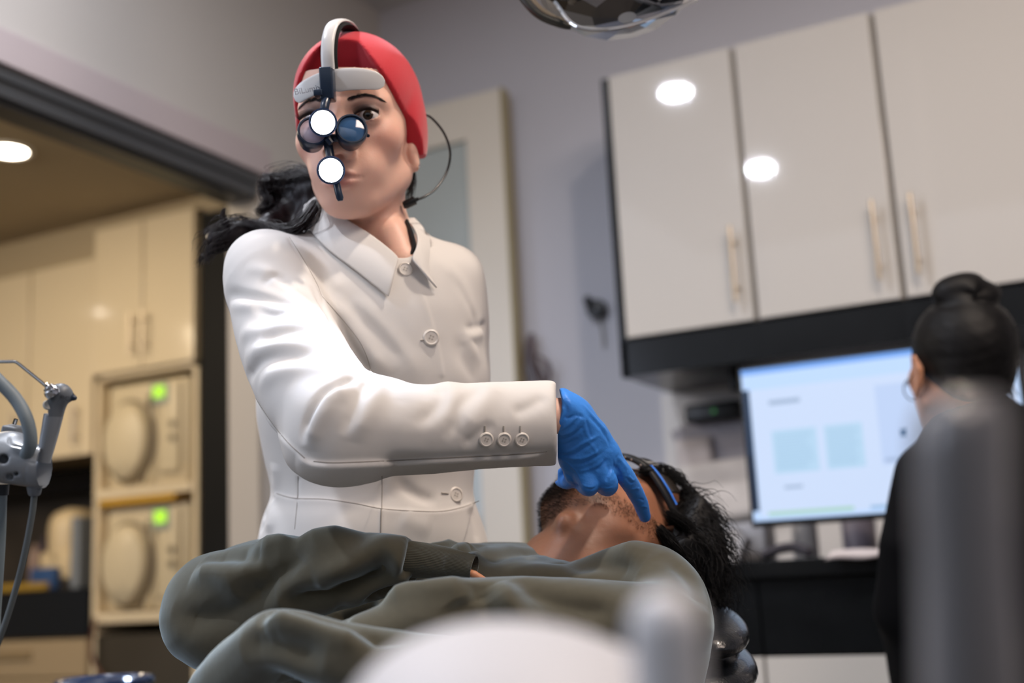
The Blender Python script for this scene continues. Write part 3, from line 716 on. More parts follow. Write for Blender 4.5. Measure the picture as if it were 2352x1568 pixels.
def locks(guides, per, spread, r0, k=26, wave=0., seed=1, tip=.25, freq=3.):
    """hair: per strands round each guide (list of (px,py,d) or points, optionally width factor)"""
    g = np.random.default_rng(seed); Ps = []; Rs = []
    for G in guides:
        q = np.array(bez(G, 8)); t = np.linspace(0, 1, k); s = np.linspace(0, 1, len(q))
        base = np.stack([np.interp(t, s, q[:, i]) for i in range(3)], 1)
        L = np.linalg.norm(np.diff(base, axis=0), axis=1).sum()
        for _ in range(per):
            o = g.normal(size=3)*spread; o2 = g.normal(size=3)*spread; ph = g.random()*7; w = wave*(.5+g.random()); fr = freq*(.8+.4*g.random())
            d1 = nrm(g.normal(size=3)); d2 = nrm(g.normal(size=3)); end = 1-.35*g.random()**2
            tt = t*end; b = np.stack([np.interp(tt, t, base[:, i]) for i in range(3)], 1)
            prof = (.35+.65*np.sin(PI*np.clip(tt*.9+.12, 0, 1)))[:, None]
            Ps.append(b+(o*(1-tt[:, None])+o2*tt[:, None])*prof+w*(np.sin(ph+fr*2*PI*tt)[:, None]*d1+np.cos(ph*1.3+fr*2*PI*tt)[:, None]*d2)*tt[:, None])
            Rs.append(r0*(.6+.6*g.random())*np.clip(1.05-tt**3*(1-tip)-.0*t, .05, 1)*np.where(t > .97, .3, 1)*np.clip(t*9+.25, 0, 1))
    return tubes(Ps, Rs)
hair_m = mat('dark_hair', '1d1517', .45, spec=.35, var=.5, vscale=60)
hair_b = mat('black_hair', '0b0a0b', .55, spec=.25, var=.3, vscale=60)
# ------------------------------------------------------------------ the dentist
DH = Head(cp(824, 291, 1.47), Rhead(.15, .03, -.06), .985, .93)
den = empty('person', c2w(cp(850, 1250, 1.5))*[1, 1, 0], 'standing person in white coat and red cap, gloved hand on the patient\'s jaw', 'person')
G = Field((-.42, -.32, 1.0), (.20, .26, 1.66), .0023)
DH.sculpt(G, ears=(1,), lobe=.069)
# neck into the chest and the arm under the sleeve: one continuous body
G.chain([DH.p(0, -.022, -.05), cp(852, 492, 1.49), cp(876, 585, 1.49), cp(886, 640, 1.50)], [.048, .0435, .047, .060], .018)
G.chain([cp(905, 545, 1.452), cp(925, 600, 1.435)], [.018, .02], .02)
G.slab([(620, 690, 1060, 1.50, .055), (720, 660, 1060, 1.50, .08), (860, 650, 1070, 1.50, .08), (1000, 650, 1060, 1.50, .08), (1200, 640, 1080, 1.50, .08)], .03)
G.chain([cp(650, 660, 1.40), cp(740, 980, 1.22), cp(1000, 985, 1.235), cp(1302, 952, 1.293)], [.035, .034, .030, .0185], .02)
v, f = G.mesh(); v, f = subdiv(v, f, 1)
L = DH.loc(v); base = 'dcb19f'
sp = [((.0, .098, -.070), (.020, .012, .0055), '7c3a3c', .95), ((0, .097, -.080), (.018, .012, .006), '8a4548', .9)]
for q in (1, -1):
    sp += [((q*.034, .088, .0085), (.019, .016, .0055), '3f3c46', .8), ((q*.047, .062, -.030), (.02, .03, .018), 'bd7466', .45), ((q*.034, .088, .0045), (.016, .012, .0035), '2c2524', .85), ((q*.044, .082, .001), (.006, .012, .005), '2c2524', .6), ((q*.0335, .088, -.0075), (.012, .01, .002), '4a3833', .5), ((q*.033, .086, .011), (.016, .014, .004), '4a444e', .5), ((q*.0068, .104, -.051), (.004, .006, .004), '5c3a33', .7)]
body = hull('body', v, f, skin_m('dentist_skin'), den, tint(L, base, sp))
# gaze towards the right of the picture
gd = DH.R.T@nrm([-.02, -.10, -1.])
DH.eyes(den, gd)
# brows and lashes
ps = []; rs = []; FB = BVHTree.FromPolygons([tuple(x) for x in v], [tuple(map(int, q)) for q in f])
def onface(x, z, up=.0004):
    r = FB.ray_cast(Vector(DH.p(x, .2, z)), Vector(-DH.R[:, 1])); return (np.array(r[0])+DH.R[:, 1]*up) if r[0] is not None else DH.p(x, .08, z)
for q in (1, -1):
    for i in range(200):
        t = rng.random(); x = .012+.038*t; z = .0180+.007*math.sin(t*2.2)-.006*t**3*1.2+rng.normal()*.0011*(1-.5*t)
        y = .0865-.022*t**2.2
        a = onface(q*x, z, .0002); b = onface(q*(x+.0055), z+.0012-.0035*t, .0012); ps.append([c2w(a), c2w((a+b)/2+DH.R@[0, .0006, 0]), c2w(b)]); rs.append([.00028, .00028, .0001])
    for i in range(44):
        t = i/43; x = .020+.028*t; zz = -.001+.0060*(1-((x-.0335)/.0150)**2); a = DH.p(q*x, .0868-.10*max(0, x-.030)**1.0*.6, zz); b = DH.p(q*(x+.004*(t-.2)), .0945-.10*max(0, x-.030)*.6, zz+.0055)
        ps.append([c2w(a), c2w(a*.5+b*.5-DH.R@[0, 0, .0008]), c2w(b)]); rs.append([.0005, .0004, .0001])
vv, ff = tubes(ps, rs, 4); link('eyebrows', raw(vv, ff), hair_m, den)

# ---- coat
white = mat('white_twill', 'd0cdca', .8, bump=.1, bscale=2600, detail=1.)
G = Field((-.44, -.14, 1.0), (.10, .36, 1.70), .0042)
G.slab([(500, 800, 930, 1.50, .05), (540, 730, 985, 1.50, .060), (578, 650, 1055, 1.50, .085), (620, 600, 1094, 1.50, .10), (700, 600, 1108, 1.50, .115), (790, 605, 1112, 1.50, .12), (870, 592, 1122, 1.50, .12),
        (950, 588, 1112, 1.50, .115), (1050, 606, 1094, 1.50, .105), (1130, 622, 1086, 1.50, .105), (1190, 603, 1104, 1.50, .12), (1250, 590, 1124, 1.50, .13), (1330, 575, 1145, 1.5, .14), (1480, 560, 1160, 1.5, .15)], .02, p=2.2)
G.chain([cp(640, 608, 1.44), cp(760, 585, 1.49)], [.033, .034], .04)
G.chain([cp(1040, 625, 1.50), cp(1060, 760, 1.53), cp(1050, 860, 1.53)], [.032, .030, .028], .03)         # far arm behind the chest
up = [cp(622, 640, 1.405), cp(650, 745, 1.355), cp(702, 865, 1.285), cp(788, 975, 1.215)]
G.chain(up, [.0515, .0555, .0575, .0545], .03, n=3)
G.chain([cp(592, 600, 1.42), cp(618, 640, 1.405)], [.030, .045], .03)
fo = [cp(788, 976, 1.215), cp(900, 985, 1.22), cp(1000, 985, 1.235), cp(1140, 975, 1.262), cp(1290, 972, 1.292)]
G.chain(fo, [.0530, .0490, .0465, .0455, .0470], .02, n=3)
G.ell(cp(770, 1040, 1.21), (.045, .024, .04), None, .03)
nb = nrm([0, .85, -.53])
def under(x, y, z):
    px = 1176+F*x/z; ye = np.interp(px, [690, 760, 860, 1050, 1280], [1075, 1066, 1058, 1050, 1040]); dc = np.interp(px, [690, 790, 1000, 1280], [1.20, 1.178, 1.198, 1.256])
    return -((y-(ye-784)*dc/F)*nb[1]+(z-dc)*nb[2]+np.clip(900-px, 0, 300)*-.00028)
G.put(under, cp(700, 1000, 1.1), cp(1330, 1130, 1.40), .003, 's')
# cuff: flat end with an opening
def halfspace(x, y, z): return -(((x*F/z+1176)-(1278+(y*F/z+784-960)*.012))*z/F)
G.put(lambda x, y, z: np.maximum(halfspace(x, y, z), -((x*F/z+1176)-1200)*z/F), cp(1240, 820, 1.2), cp(1460, 1140, 1.4), 0, 's')
G.chain([cp(1245, 965, 1.285), cp(1330, 962, 1.300)], [.030, .034], 0, 's')
# neck opening
G.chain([cp(885, 470, 1.48), cp(905, 560, 1.455), cp(922, 585, 1.432)], [.058, .044, .012], .006, 's')
v, f = G.mesh(); v = relax(v, f, 1, .4); v, f = subdiv(v, f, 1)
K = 1.96
def Q(*a): return [(460+x/K, 460+y/K) for x, y in a]
lines = [
 ('e', .0045, .010, Q((105, 445), (200, 462), (300, 472), (420, 500), (530, 545), (620, 640), (690, 760))),
 ('v', .0035, .009, Q((270, 385), (340, 345), (420, 400), (500, 455), (545, 510))),
 ('r', .0030, .009, Q((200, 300), (290, 320), (400, 395), (500, 470), (570, 540))),
 ('v', .0035, .010, Q((115, 425), (210, 445), (330, 470), (430, 500))),
 ('v', .0030, .009, Q((270, 640), (360, 605), (450, 590), (560, 572))),
 ('r', .0028, .010, Q((150, 600), (260, 590), (380, 560), (520, 545))),
 ('v', .0035, .010, Q((210, 800), (280, 720), (400, 700), (540, 715))),
 ('r', .0040, .012, Q((180, 720), (260, 680), (400, 650), (560, 660), (660, 730))),
 ('v', .0020, .008, Q((240, 470), (330, 520), (420, 500))),
 ('r', .0035, .011, Q((240, 870), (320, 790), (440, 760), (600, 760), (700, 790))),
 ('v', .0060, .007, Q((705, 795), (620, 830), (555, 870), (500, 950), (468, 1040), (470, 1100))),
 ('r', .0050, .011, Q((690, 820), (600, 880), (545, 960), (500, 1050), (490, 1130))),
 ('v', .0030, .009, Q((770, 800), (720, 880), (690, 960), (640, 1060))),
 ('r', .0030, .012, Q((800, 800), (780, 900), (720, 1000), (690, 1090))),
 ('v', .0020, .010, Q((1080, 835), (1090, 900), (1040, 960), (960, 1010))),
 ('r', .0028, .013, Q((1110, 820), (1130, 880), (1110, 960), (1060, 1040), (1010, 1090))),
 ('r', .0030, .013, Q((840, 800), (900, 830), (960, 900), (930, 980))),
 ('v', .0022, .010, Q((1270, 840), (1230, 880), (1170, 930), (1150, 1000), (1100, 1080))),
 ('r', .0030, .014, Q((1330, 810), (1290, 870), (1250, 950), (1180, 1060))),
 ('v', .0015, .008, Q((1330, 1010), (1260, 1040), (1180, 1110))),
 ('v', .0018, .010, Q((1560, 880), (1480, 930), (1400, 960))),
 # sleeve seam: the underside turned under
 ('s', .0022, .010, Q((1560, 1130), (1400, 1142), (1200, 1152), (1000, 1162), (800, 1172), (600, 1180), (500, 1172), (440, 1130), (350, 1040), (250, 900))),
 ('s', .0030, .022, Q((1560, 1130), (1400, 1142), (1200, 1152), (1000, 1162), (800, 1172), (600, 1180), (500, 1172), (440, 1130))),
 # chest folds
 ('v', .0030, .008, Q((545, 410), (590, 480), (650, 580), (720, 700), (770, 790))),
 ('r', .0030, .010, Q((590, 420), (640, 500), (700, 590), (780, 700), (860, 790))),
 ('v', .0022, .008, Q((500, 380), (550, 470), (600, 560), (660, 660))),
 ('v', .0016, .010, Q((640, 440), (740, 540), (840, 640), (940, 760))),
 ('r', .0016, .012, Q((690, 430), (800, 560), (900, 680), (1000, 800))),
 ('v', .0016, .010, Q((1130, 330), (1180, 420), (1220, 500), (1250, 580))),
 ('r', .0018, .012, Q((1080, 260), (1150, 350), (1200, 450), (1240, 540))),
 ('v', .0030, .008, Q((1290, 560), (1240, 575), (1185, 578))),
 ('r', .0030, .010, Q((1275, 590), (1240, 600), (1200, 630), (1260, 740))),
 ('v', .0016, .012, Q((1180, 600), (1170, 690), (1220, 780), (1250, 810))),
 ('r', .0020, .010, Q((430, 190), (520, 270), (600, 360), (680, 430))),
 ('v', .0016, .008, Q((400, 170), (470, 260), (540, 350), (570, 420))),
 # shoulder seam
 ('v', .0010, .0035, Q((395, 155), (450, 250), (520, 370), (548, 430), (565, 500))),
 # princess seam, placket, waist seam, centre vent
 ('s', .0014, .007, Q((770, 780), (740, 680), (700, 600), (640, 520), (560, 420))),
 ('s', .0012, .008, Q((1100, 800), (1080, 680), (1050, 560), (1010, 440), (970, 340))),
 ('s', .0020, .008, Q((1260, 1345), (1190, 1378), (1100, 1398), (1000, 1400), (820, 1388), (700, 1365), (560, 1345), (420, 1340), (325, 1312))),
 ('s', .0018, .006, Q((815, 1390), (812, 1440), (812, 1500), (810, 1560))),
 ('v', .0012, .003, Q((440, 1230), (438, 1340), (425, 1500))),
 ('v', .0010, .003, Q((818, 1230), (818, 1390))),
 ('v', .0030, .010, Q((880, 1240), (930, 1300), (1000, 1340), (1070, 1350))),
 ('r', .0025, .012, Q((330, 1180), (340, 1250), (330, 1320))),
 ('v', .0025, .010, Q((300, 1330), (290, 1420), (270, 1500))),
 ('r', .0030, .012, Q((330, 1340), (320, 1430), (310, 1500))),
 ('v', .0020, .012, Q((1210, 1380), (1230, 1450), (1250, 1540))),
 ('r', .0022, .012, Q((900, 1420), (960, 1450), (1040, 1480))),
]
v = folds(v, f, [(l[0], l[1]*(1.25 if l[0] in 'rve' and l[2] > .006 else 1.1), l[2]*(.75 if l[0] == 'v' and l[2] > .006 else 1), l[3]) for l in lines])
N = vnormals(v, f); v = v+N*(noise3(v, 45, 3, 3)*.0009)[:, None]
coat = hull('coat', v, f, white, den)
CB = BVHTree.FromPolygons([tuple(x) for x in v], [tuple(map(int, q)) for q in f])
def hitC(px, py, bv=None, dflt=1.4):
    d = nrm([(px-1176)/F, (py-784)/F, 1.]); r = (bv or CB).ray_cast(Vector((0, 0, 0)), Vector(d))
    return (np.array(r[0]), np.array(r[1])) if r[0] is not None else (cp(px, py, dflt), np.array([0, 0, -1.]))
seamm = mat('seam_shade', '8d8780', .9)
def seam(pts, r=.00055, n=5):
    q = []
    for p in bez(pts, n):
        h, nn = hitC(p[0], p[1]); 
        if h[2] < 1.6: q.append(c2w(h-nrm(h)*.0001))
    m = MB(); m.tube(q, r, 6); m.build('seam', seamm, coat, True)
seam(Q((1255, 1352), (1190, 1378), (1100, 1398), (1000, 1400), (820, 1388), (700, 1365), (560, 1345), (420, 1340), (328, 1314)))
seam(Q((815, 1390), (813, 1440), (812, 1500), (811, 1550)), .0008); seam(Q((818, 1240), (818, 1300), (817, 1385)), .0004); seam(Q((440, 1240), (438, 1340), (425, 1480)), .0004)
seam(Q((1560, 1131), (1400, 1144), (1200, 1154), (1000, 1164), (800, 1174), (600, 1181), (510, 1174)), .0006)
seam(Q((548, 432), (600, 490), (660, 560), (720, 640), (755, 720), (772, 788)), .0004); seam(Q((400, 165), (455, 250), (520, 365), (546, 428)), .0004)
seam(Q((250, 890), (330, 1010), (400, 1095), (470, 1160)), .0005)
# ---- collar leaves: grid between the lying edge (on the coat) and the standing edge (round the neck)
def leaf(name, low, top, n=26, m=14, lift=.0045, puff=.006):
    lo = np.array(bez(low, 8)); tp = np.array(bez(top, 8))
    def rs(a, n):
        L = np.concatenate([[0], np.cumsum(np.linalg.norm(np.diff(a[:, :2], axis=0), axis=1))]); t = np.linspace(0, L[-1], n); return np.stack([np.interp(t, L, a[:, i]) for i in range(a.shape[1])], 1)
    lo = rs(lo, n); tp = rs(tp, n); V = []
    for i in range(n):
        h, _ = hitC(lo[i][0], lo[i][1], dflt=lo[i][2]); dl = min(h[2], lo[i][2]+.03)-lift
        for j in range(m):
            t = j/(m-1); d = dl*(1-t)+tp[i][2]*t-puff*math.sin(PI*t)
            q = lo[i][:2]*(1-t)+tp[i][:2]*t; hh, _ = hitC(q[0], q[1], dflt=9.)
            V.append(cp(q[0], q[1], min(d, hh[2]-.003)))
    Fc = np.array([[i*m+j, (i+1)*m+j, (i+1)*m+j+1, i*m+j+1] for i in range(n-1) for j in range(m-1)])
    V = relaxgrid(np.array(V), n, m)
    o = link(name, raw(c2w(V), Fc), white, coat)
    sd = o.modifiers.new('thickness', 'SOLIDIFY'); sd.thickness = .0028; sd.offset = 0; sd.use_even_offset = True
    sb = o.modifiers.new('round', 'SUBSURF'); sb.levels = 1; sb.render_levels = 1
    return o
def relaxgrid(V, n, m):
    A = V.reshape(n, m, 3).copy()
    for _ in range(3):
        B = A.copy(); B[1:-1, 1:-1] = .5*A[1:-1, 1:-1]+.125*(A[:-2, 1:-1]+A[2:, 1:-1]+A[1:-1, :-2]+A[1:-1, 2:]); A = B
    return A.reshape(-1, 3)
leaf('collar_leaf', [(700, 470, 1.49), (697, 505, 1.47), (745, 566, 1.44), (815, 620, 1.42), (868, 662, 1.40), (893, 683, 1.395)],
     [(722, 452, 1.50), (745, 468, 1.475), (800, 505, 1.44), (855, 540, 1.42), (900, 575, 1.405), (916, 592, 1.40)])
leaf('collar_leaf', [(1005, 663, 1.40), (990, 640, 1.405), (984, 600, 1.42), (988, 560, 1.45), (975, 527, 1.48), (950, 500, 1.52)],
     [(947, 598, 1.398), (947, 588, 1.40), (955, 570, 1.412), (958, 548, 1.43), (950, 525, 1.46), (930, 502, 1.50)])
# collar stand behind the neck and the black top under it
m = MB(); m.tube(bez([P(934, 598, 1.424), P(950, 572, 1.428), P(946, 542, 1.440), P(934, 512, 1.465)], 6), .0058, 10, flat=.5)
m.build('black_undershirt', mat('black_cotton', '121116', .8), den, True)
# ---- buttons
btn = mat('pearl_button', 'd9d3cc', .25, coat=.4); thr = mat('button_thread', 'a9a39b', .8)
def button(px, py, r, parent, bv=None, hole=None, ring=1.):
    h, nn = hitC(px, py, bv); w0 = c2w(h); n = nrm(W@nn); 
    if n.dot(nrm(w0-CP)) > 0: n = -n
    n = nrm(n*.6-nrm(w0-CP)*.4)
    m = MB(); m.lathe([(.001, .0), (r, .0), (r, .0016), (r*.92, .0026), (r*.78, .0028), (r*.70, .0018), (.001, .0018)], w0+n*.0006, n, 28)
    o = m.build('button', btn, parent, True, 50)
    u = nrm(np.cross(n, [.2, .1, 1])); t = np.cross(n, u); m = MB()
    for a in (0, 1, 2, 3): m.lathe([(.0001, 0), (r*.11, 0), (r*.11, .0003), (.0001, .0003)], w0+n*.0025+(u*math.cos(a*PI/2+.6)+t*math.sin(a*PI/2+.6))*r*.24, n, 10)
    m.build('button_holes', thr, o, True)
    if hole:
        a, _ = hitC(*hole[0], bv); b, _ = hitC(*hole[1], bv); m = MB(); d = -nrm(c2w(a)-CP)*.0008
        m.tube([c2w(a)+d, c2w((a+b)/2)+d*1.3, c2w(b)+d], .0009, 6); m.build('buttonhole', thr, parent, True)
    return o
for x, x2 in ((1116, 1113), (1157, 1156), (1198, 1194)): button(x, 1009, .0077, coat, hole=((x2+1, 978), (x2+1, 992)))
button(931, 619, .0088, coat)
button(990, 775, .0098, coat, hole=((966, 781), (977, 779)))
button(1046, 1136, .0095, coat, hole=((1014, 1132), (1030, 1133)))

# ---- glove
blue = mat('blue_nitrile', '3a88e6', .45, spec=.45, bump=.25, bscale=260, sss=.0)
G = Field((.03, .02, 1.16), (.18, .22, 1.46), .0016)
px_ = lambda r, d=1.31: r*d/F
def gp(x, y, d): return cp(x, y, d+.070*min(max(((x-1290)+(y-950)*1.2)/473, 0), 1.1)**.8)
G.slab([(893, 1284, 1300, 1.292, .010), (915, 1281, 1322, 1.292, .024), (950, 1279, 1356, 1.298, .029), (985, 1279, 1386, 1.305, .028), (1015, 1280, 1402, 1.312, .025), (1040, 1283, 1408, 1.318, .02), (1058, 1290, 1400, 1.322, .012)], .0)
for pts, rr in (([(1318, 935, 1.285), (1368, 990, 1.272), (1397, 1038, 1.268)], (24, 26, 24)), ([(1308, 965, 1.28), (1352, 1020, 1.266), (1376, 1066, 1.262)], (28, 28, 25)),
                ([(1300, 995, 1.285), (1330, 1045, 1.27), (1346, 1088, 1.268)], (28, 28, 25)), ([(1296, 1015, 1.292), (1308, 1055, 1.282), (1318, 1086, 1.285)], (26, 25, 22))):
    G.chain([gp(*p) for p in pts], [px_(r) for r in rr], .010)
G.chain([gp(1395, 1040, 1.268), gp(1432, 1088, 1.268), gp(1452, 1118, 1.278), gp(1470, 1152, 1.292), gp(1481, 1186, 1.305)], [px_(r) for r in (25, 22.5, 20.5, 18.5, 14.5)], .008, n=3)
G.chain([gp(1378, 1072, 1.262), gp(1394, 1100, 1.252), gp(1399, 1116, 1.256), gp(1390, 1120, 1.275), gp(1372, 1108, 1.295)], [px_(r) for r in (24, 23, 21, 19, 17)], .005, n=2)
G.chain([gp(1346, 1090, 1.266), gp(1354, 1112, 1.255), gp(1353, 1120, 1.264), gp(1342, 1116, 1.284), gp(1330, 1100, 1.300)], [px_(r) for r in (25, 22, 20, 19, 16)], .005, n=2)
G.chain([gp(1318, 1088, 1.284), gp(1318, 1100, 1.290), gp(1303, 1107, 1.305), gp(1289, 1103, 1.318)], [px_(r) for r in (21, 17, 17, 15.5)], .005, n=2)
G.chain([gp(1335, 1000, 1.305), gp(1372, 1050, 1.335), gp(1384, 1092, 1.348), gp(1396, 1118, 1.345)], [px_(r) for r in (26, 22, 19, 16)], .010, n=2)
G.chain([gp(1282, 1090, 1.318), gp(1296, 1078, 1.312), gp(1300, 1060, 1.305)], [px_(r) for r in (10, 9, 9)], .006)
# open cuff round the wrist
G.chain([cp(1288, 948, 1.292), cp(1312, 960, 1.296)], [.0248, .0250], .006)
G.put(lambda x, y, z: ((x*F/z+1176)-(1281+9*np.clip(1-(((y*F/z+784)-930)/45)**2, 0, 1)))*z/F, cp(1200, 860, 1.2), cp(1330, 1075, 1.4), .001, 's')
v, f = G.mesh(); v = relax(v, f, 1, .3); v, f = subdiv(v, f, 1)
K3 = 3.408
def Q3(*a): return [(1080+x/K3, 860+y/K3) for x, y in a]
gl = [
 ('v', .0011, .0020, Q3((690, 300), (760, 340), (840, 320), (890, 340))), ('r', .0010, .0022, Q3((690, 480), (800, 440), (860, 360), (880, 330))),
 ('r', .0011, .0022, Q3((700, 430), (770, 390), (830, 330), (850, 300))), ('v', .0009, .002, Q3((700, 520), (800, 480), (870, 420), (905, 360))),
 ('r', .0010, .0022, Q3((700, 620), (800, 590), (880, 540), (960, 500), (1020, 470))), ('v', .0009, .002, Q3((700, 640), (820, 620), (920, 560), (1000, 510))),
 ('r', .0009, .0020, Q3((720, 230), (730, 300), (700, 380), (680, 430))), ('v', .0008, .0018, Q3((745, 210), (755, 290), (725, 370), (695, 440))), ('r', .0008, .002, Q3((775, 200), (790, 280), (750, 370), (705, 440))),
 ('r', .0008, .002, Q3((890, 340), (900, 430), (930, 500))), ('v', .0008, .0018, Q3((905, 350), (930, 430), (950, 500))),
 ('r', .0008, .002, Q3((740, 650), (850, 660), (950, 630), (1040, 560))), ('v', .0008, .002, Q3((760, 700), (860, 700), (960, 660), (1050, 600))),
 ('r', .0008, .0022, Q3((840, 760), (930, 740), (1010, 700), (1070, 640))), ('v', .0012, .003, Q3((990, 760), (1040, 700), (1070, 650))),
 ('v', .0009, .0018, Q3((1075, 700), (1085, 760), (1060, 840))), ('r', .0007, .0016, Q3((1100, 660), (1110, 740), (1080, 830))), ('r', .0007, .0015, Q3((1130, 640), (1130, 720), (1110, 800))),
 ('r', .0008, .0016, Q3((1240, 790), (1265, 820), (1290, 830))), ('v', .0008, .0016, Q3((1215, 800), (1250, 840), (1280, 850))), ('r', .0006, .0014, Q3((1240, 900), (1300, 890), (1330, 900))), ('v', .0006, .0013, Q3((1290, 980), (1330, 975), (1365, 990))), ('r', .0005, .0013, Q3((1310, 1040), (1350, 1030), (1390, 1040))),
 ('v', .0010, .0022, Q3((1110, 700), (1165, 760), (1180, 830))), ('r', .0010, .0025, Q3((1150, 640), (1200, 700), (1230, 740))),
 ('r', .0006, .0014, Q3((870, 860), (930, 880), (980, 870))), ('v', .0006, .0013, Q3((900, 890), (950, 900), (985, 880))), ('r', .0006, .0014, Q3((1020, 880), (1070, 890), (1120, 880))),
 ('r', .0009, .0022, Q3((840, 190), (930, 290), (1020, 390), (1090, 470))), ('v', .0007, .0022, Q3((900, 300), (1000, 400), (1080, 520), (1100, 600))),
 ('r', .0007, .002, Q3((910, 520), (960, 560), (1000, 640))), ('v', .0006, .0018, Q3((690, 560), (760, 540), (840, 500))),
 ('r', .0006, .0016, Q3((700, 660), (760, 690), (830, 760), (870, 850))), ('v', .0006, .0016, Q3((730, 760), (780, 800), (830, 870))),
]
v = folds(v, f, gl)
v = v+vnormals(v, f)*(noise3(v, 260, 9, 3)*.00022)[:, None]
glove = hull('glove', v, f, blue, den)

# ---- red cap
capm = mat('red_cotton', 'bd1a2c', .75, bump=.3, bscale=800, sheen=.3)
G = Field(DH.c-np.array([.13, .14, .13]), DH.c+np.array([.13, .12, .14]), .0025)
A = DH.R.T; k_ = DH.s
G.ell(DH.p(0, -.014, .026), np.array([.0785, .101, .0925])*k_, A); G.ell(DH.p(0, .040, .044), np.array([.0565, .049, .052])*k_, A, .03)
for q in (1, -1): G.ell(DH.p(q*(.070 if q > 0 else .064), -.010, -.020), np.array([.012, .034, .038])*k_, A, .02)
def capkeep(x, y, z):
    dx, dy, dz = x-DH.c[0], y-DH.c[1], z-DH.c[2]; R = DH.R
    a = (dx*R[0][0]+dy*R[1][0]+dz*R[2][0])/k_; b = (dx*R[0][1]+dy*R[1][1]+dz*R[2][1])/k_; c = (dx*R[0][2]+dy*R[1][2]+dz*R[2][2])/k_
    n = (b-.060)*.928-(c-.080)*.371      # in front of the face opening
    n = n-.9*np.clip(np.abs(a)-.022, 0, .05)*np.clip(c/.07, 0, 1)
    n = n+.25*np.clip(.02-c, 0, .1)
    return np.maximum(n, -.041-c)*k_
sl = capkeep(G.ax[0][:, None, None], G.ax[1][None, :, None], G.ax[2][None, None, :])
G.F = np.maximum(G.F, sl.astype(np.float32))
v, f = G.mesh(); v = relax(v, f, 1, .3); v, f = subdiv(v, f, 1)
v = v+vnormals(v, f)*(noise3(v, 70, 5, 2)*.0006)[:, None]
cap = hull('cap', v, f, capm, den)

# ---- hair
def cg(*a): return [c2w(cp(*p)) for p in a]
def wob(n, base, sp, seed):
    g = np.random.default_rng(seed); out = []
    for _ in range(n):
        o = g.normal(size=3)*np.array(sp); out.append([(p[0]+o[0]*(.3+.9*i/len(base)), p[1]+o[1]*(.3+.9*i/len(base)), p[2]+o[2]) for i, p in enumerate(base)])
    return [cg(*b) for b in out]
gs = []
gs += wob(7, [(735, 430, 1.53), (690, 440, 1.55), (650, 480, 1.56), (650, 525, 1.54), (590, 525, 1.52), (540, 518, 1.51), (500, 530, 1.50), (478, 525, 1.50)], (6, 10, .012), 1)
gs += wob(6, [(735, 450, 1.53), (700, 480, 1.56), (670, 525, 1.55), (600, 545, 1.52), (545, 550, 1.51), (510, 560, 1.50), (480, 575, 1.50), (478, 595, 1.5)], (8, 9, .012), 2)
gs += wob(5, [(730, 420, 1.53), (690, 430, 1.55), (640, 425, 1.56), (612, 440, 1.56), (625, 470, 1.55), (605, 490, 1.55), (640, 515, 1.55)], (7, 8, .012), 3)
gs += wob(4, [(725, 400, 1.53), (680, 405, 1.55), (640, 412, 1.56), (608, 415, 1.56), (618, 450, 1.56), (606, 470, 1.55)], (6, 6, .012), 4)
gs += wob(5, [(735, 470, 1.53), (715, 510, 1.54), (680, 530, 1.54), (640, 548, 1.52), (590, 560, 1.5), (555, 570, 1.5)], (6, 7, .008), 5)
gs += wob(6, [(728, 465, 1.475), (704, 502, 1.452), (676, 528, 1.445), (640, 534, 1.455), (600, 522, 1.48), (560, 520, 1.495)], (6, 6, .006), 61)
v1, f1 = locks(gs, 34, .0048, .00055, k=30, wave=.0022, seed=11, freq=3.2)
curl = [cg((600, 515, 1.515), (550, 528, 1.51), (520, 515, 1.50), (512, 495, 1.495), (515, 476, 1.495))]*1
v2, f2 = locks(curl, 110, .0028, .0005, k=22, wave=.0006, seed=12)
fly = wob(16, [(720, 400, 1.52), (690, 385, 1.53), (650, 395, 1.54), (632, 412, 1.55), (640, 440, 1.55)], (18, 12, .02), 6)+wob(18, [(600, 520, 1.51), (560, 505, 1.51), (520, 520, 1.5), (490, 560, 1.5), (480, 600, 1.5)], (22, 18, .02), 7)
v3, f3 = locks(fly, 3, .003, .00032, k=20, wave=.004, seed=13)
wis = wob(10, [(945, 385, 1.50), (948, 410, 1.51), (942, 440, 1.515), (934, 470, 1.515)], (7, 7, .008), 8)+[cg((728, 455, 1.45), (736, 480, 1.43), (728, 505, 1.43), (705, 525, 1.44), (690, 522, 1.46))]*2
v4, f4 = locks(wis, 5, .0022, .00035, k=18, wave=.001, seed=14)
G = Field((-.46, -.22, 1.42), (-.16, .0, 1.64), .004)
G.chain([cp(740, 430, 1.54), cp(690, 460, 1.56), cp(655, 500, 1.555), cp(600, 536, 1.52), cp(540, 540, 1.51), cp(495, 545, 1.505)], [.026, .023, .022, .017, .017, .013], .01)
G.chain([cp(700, 430, 1.55), cp(640, 440, 1.56)], [.018, .012], .01)
G.chain([cp(735, 480, 1.54), cp(690, 520, 1.54)], [.022, .016], .01)
hv, hf = G.mesh(); hv = hv+vnormals(hv, hf)*(noise3(hv, 180, 4, 3)*.003)[:, None]
parts = [(v1, f1), (v2, f2), (v3, f3), (v4, f4), (c2w(hv), hf)]
def joinm(parts):
    o = 0; V = []; Fq = []
    for a, b in parts: V.append(a); Fq.append(b+o); o += len(a)
    return np.concatenate(V), np.concatenate(Fq)
link('hair', raw(*joinm(parts)), hair_m, den)
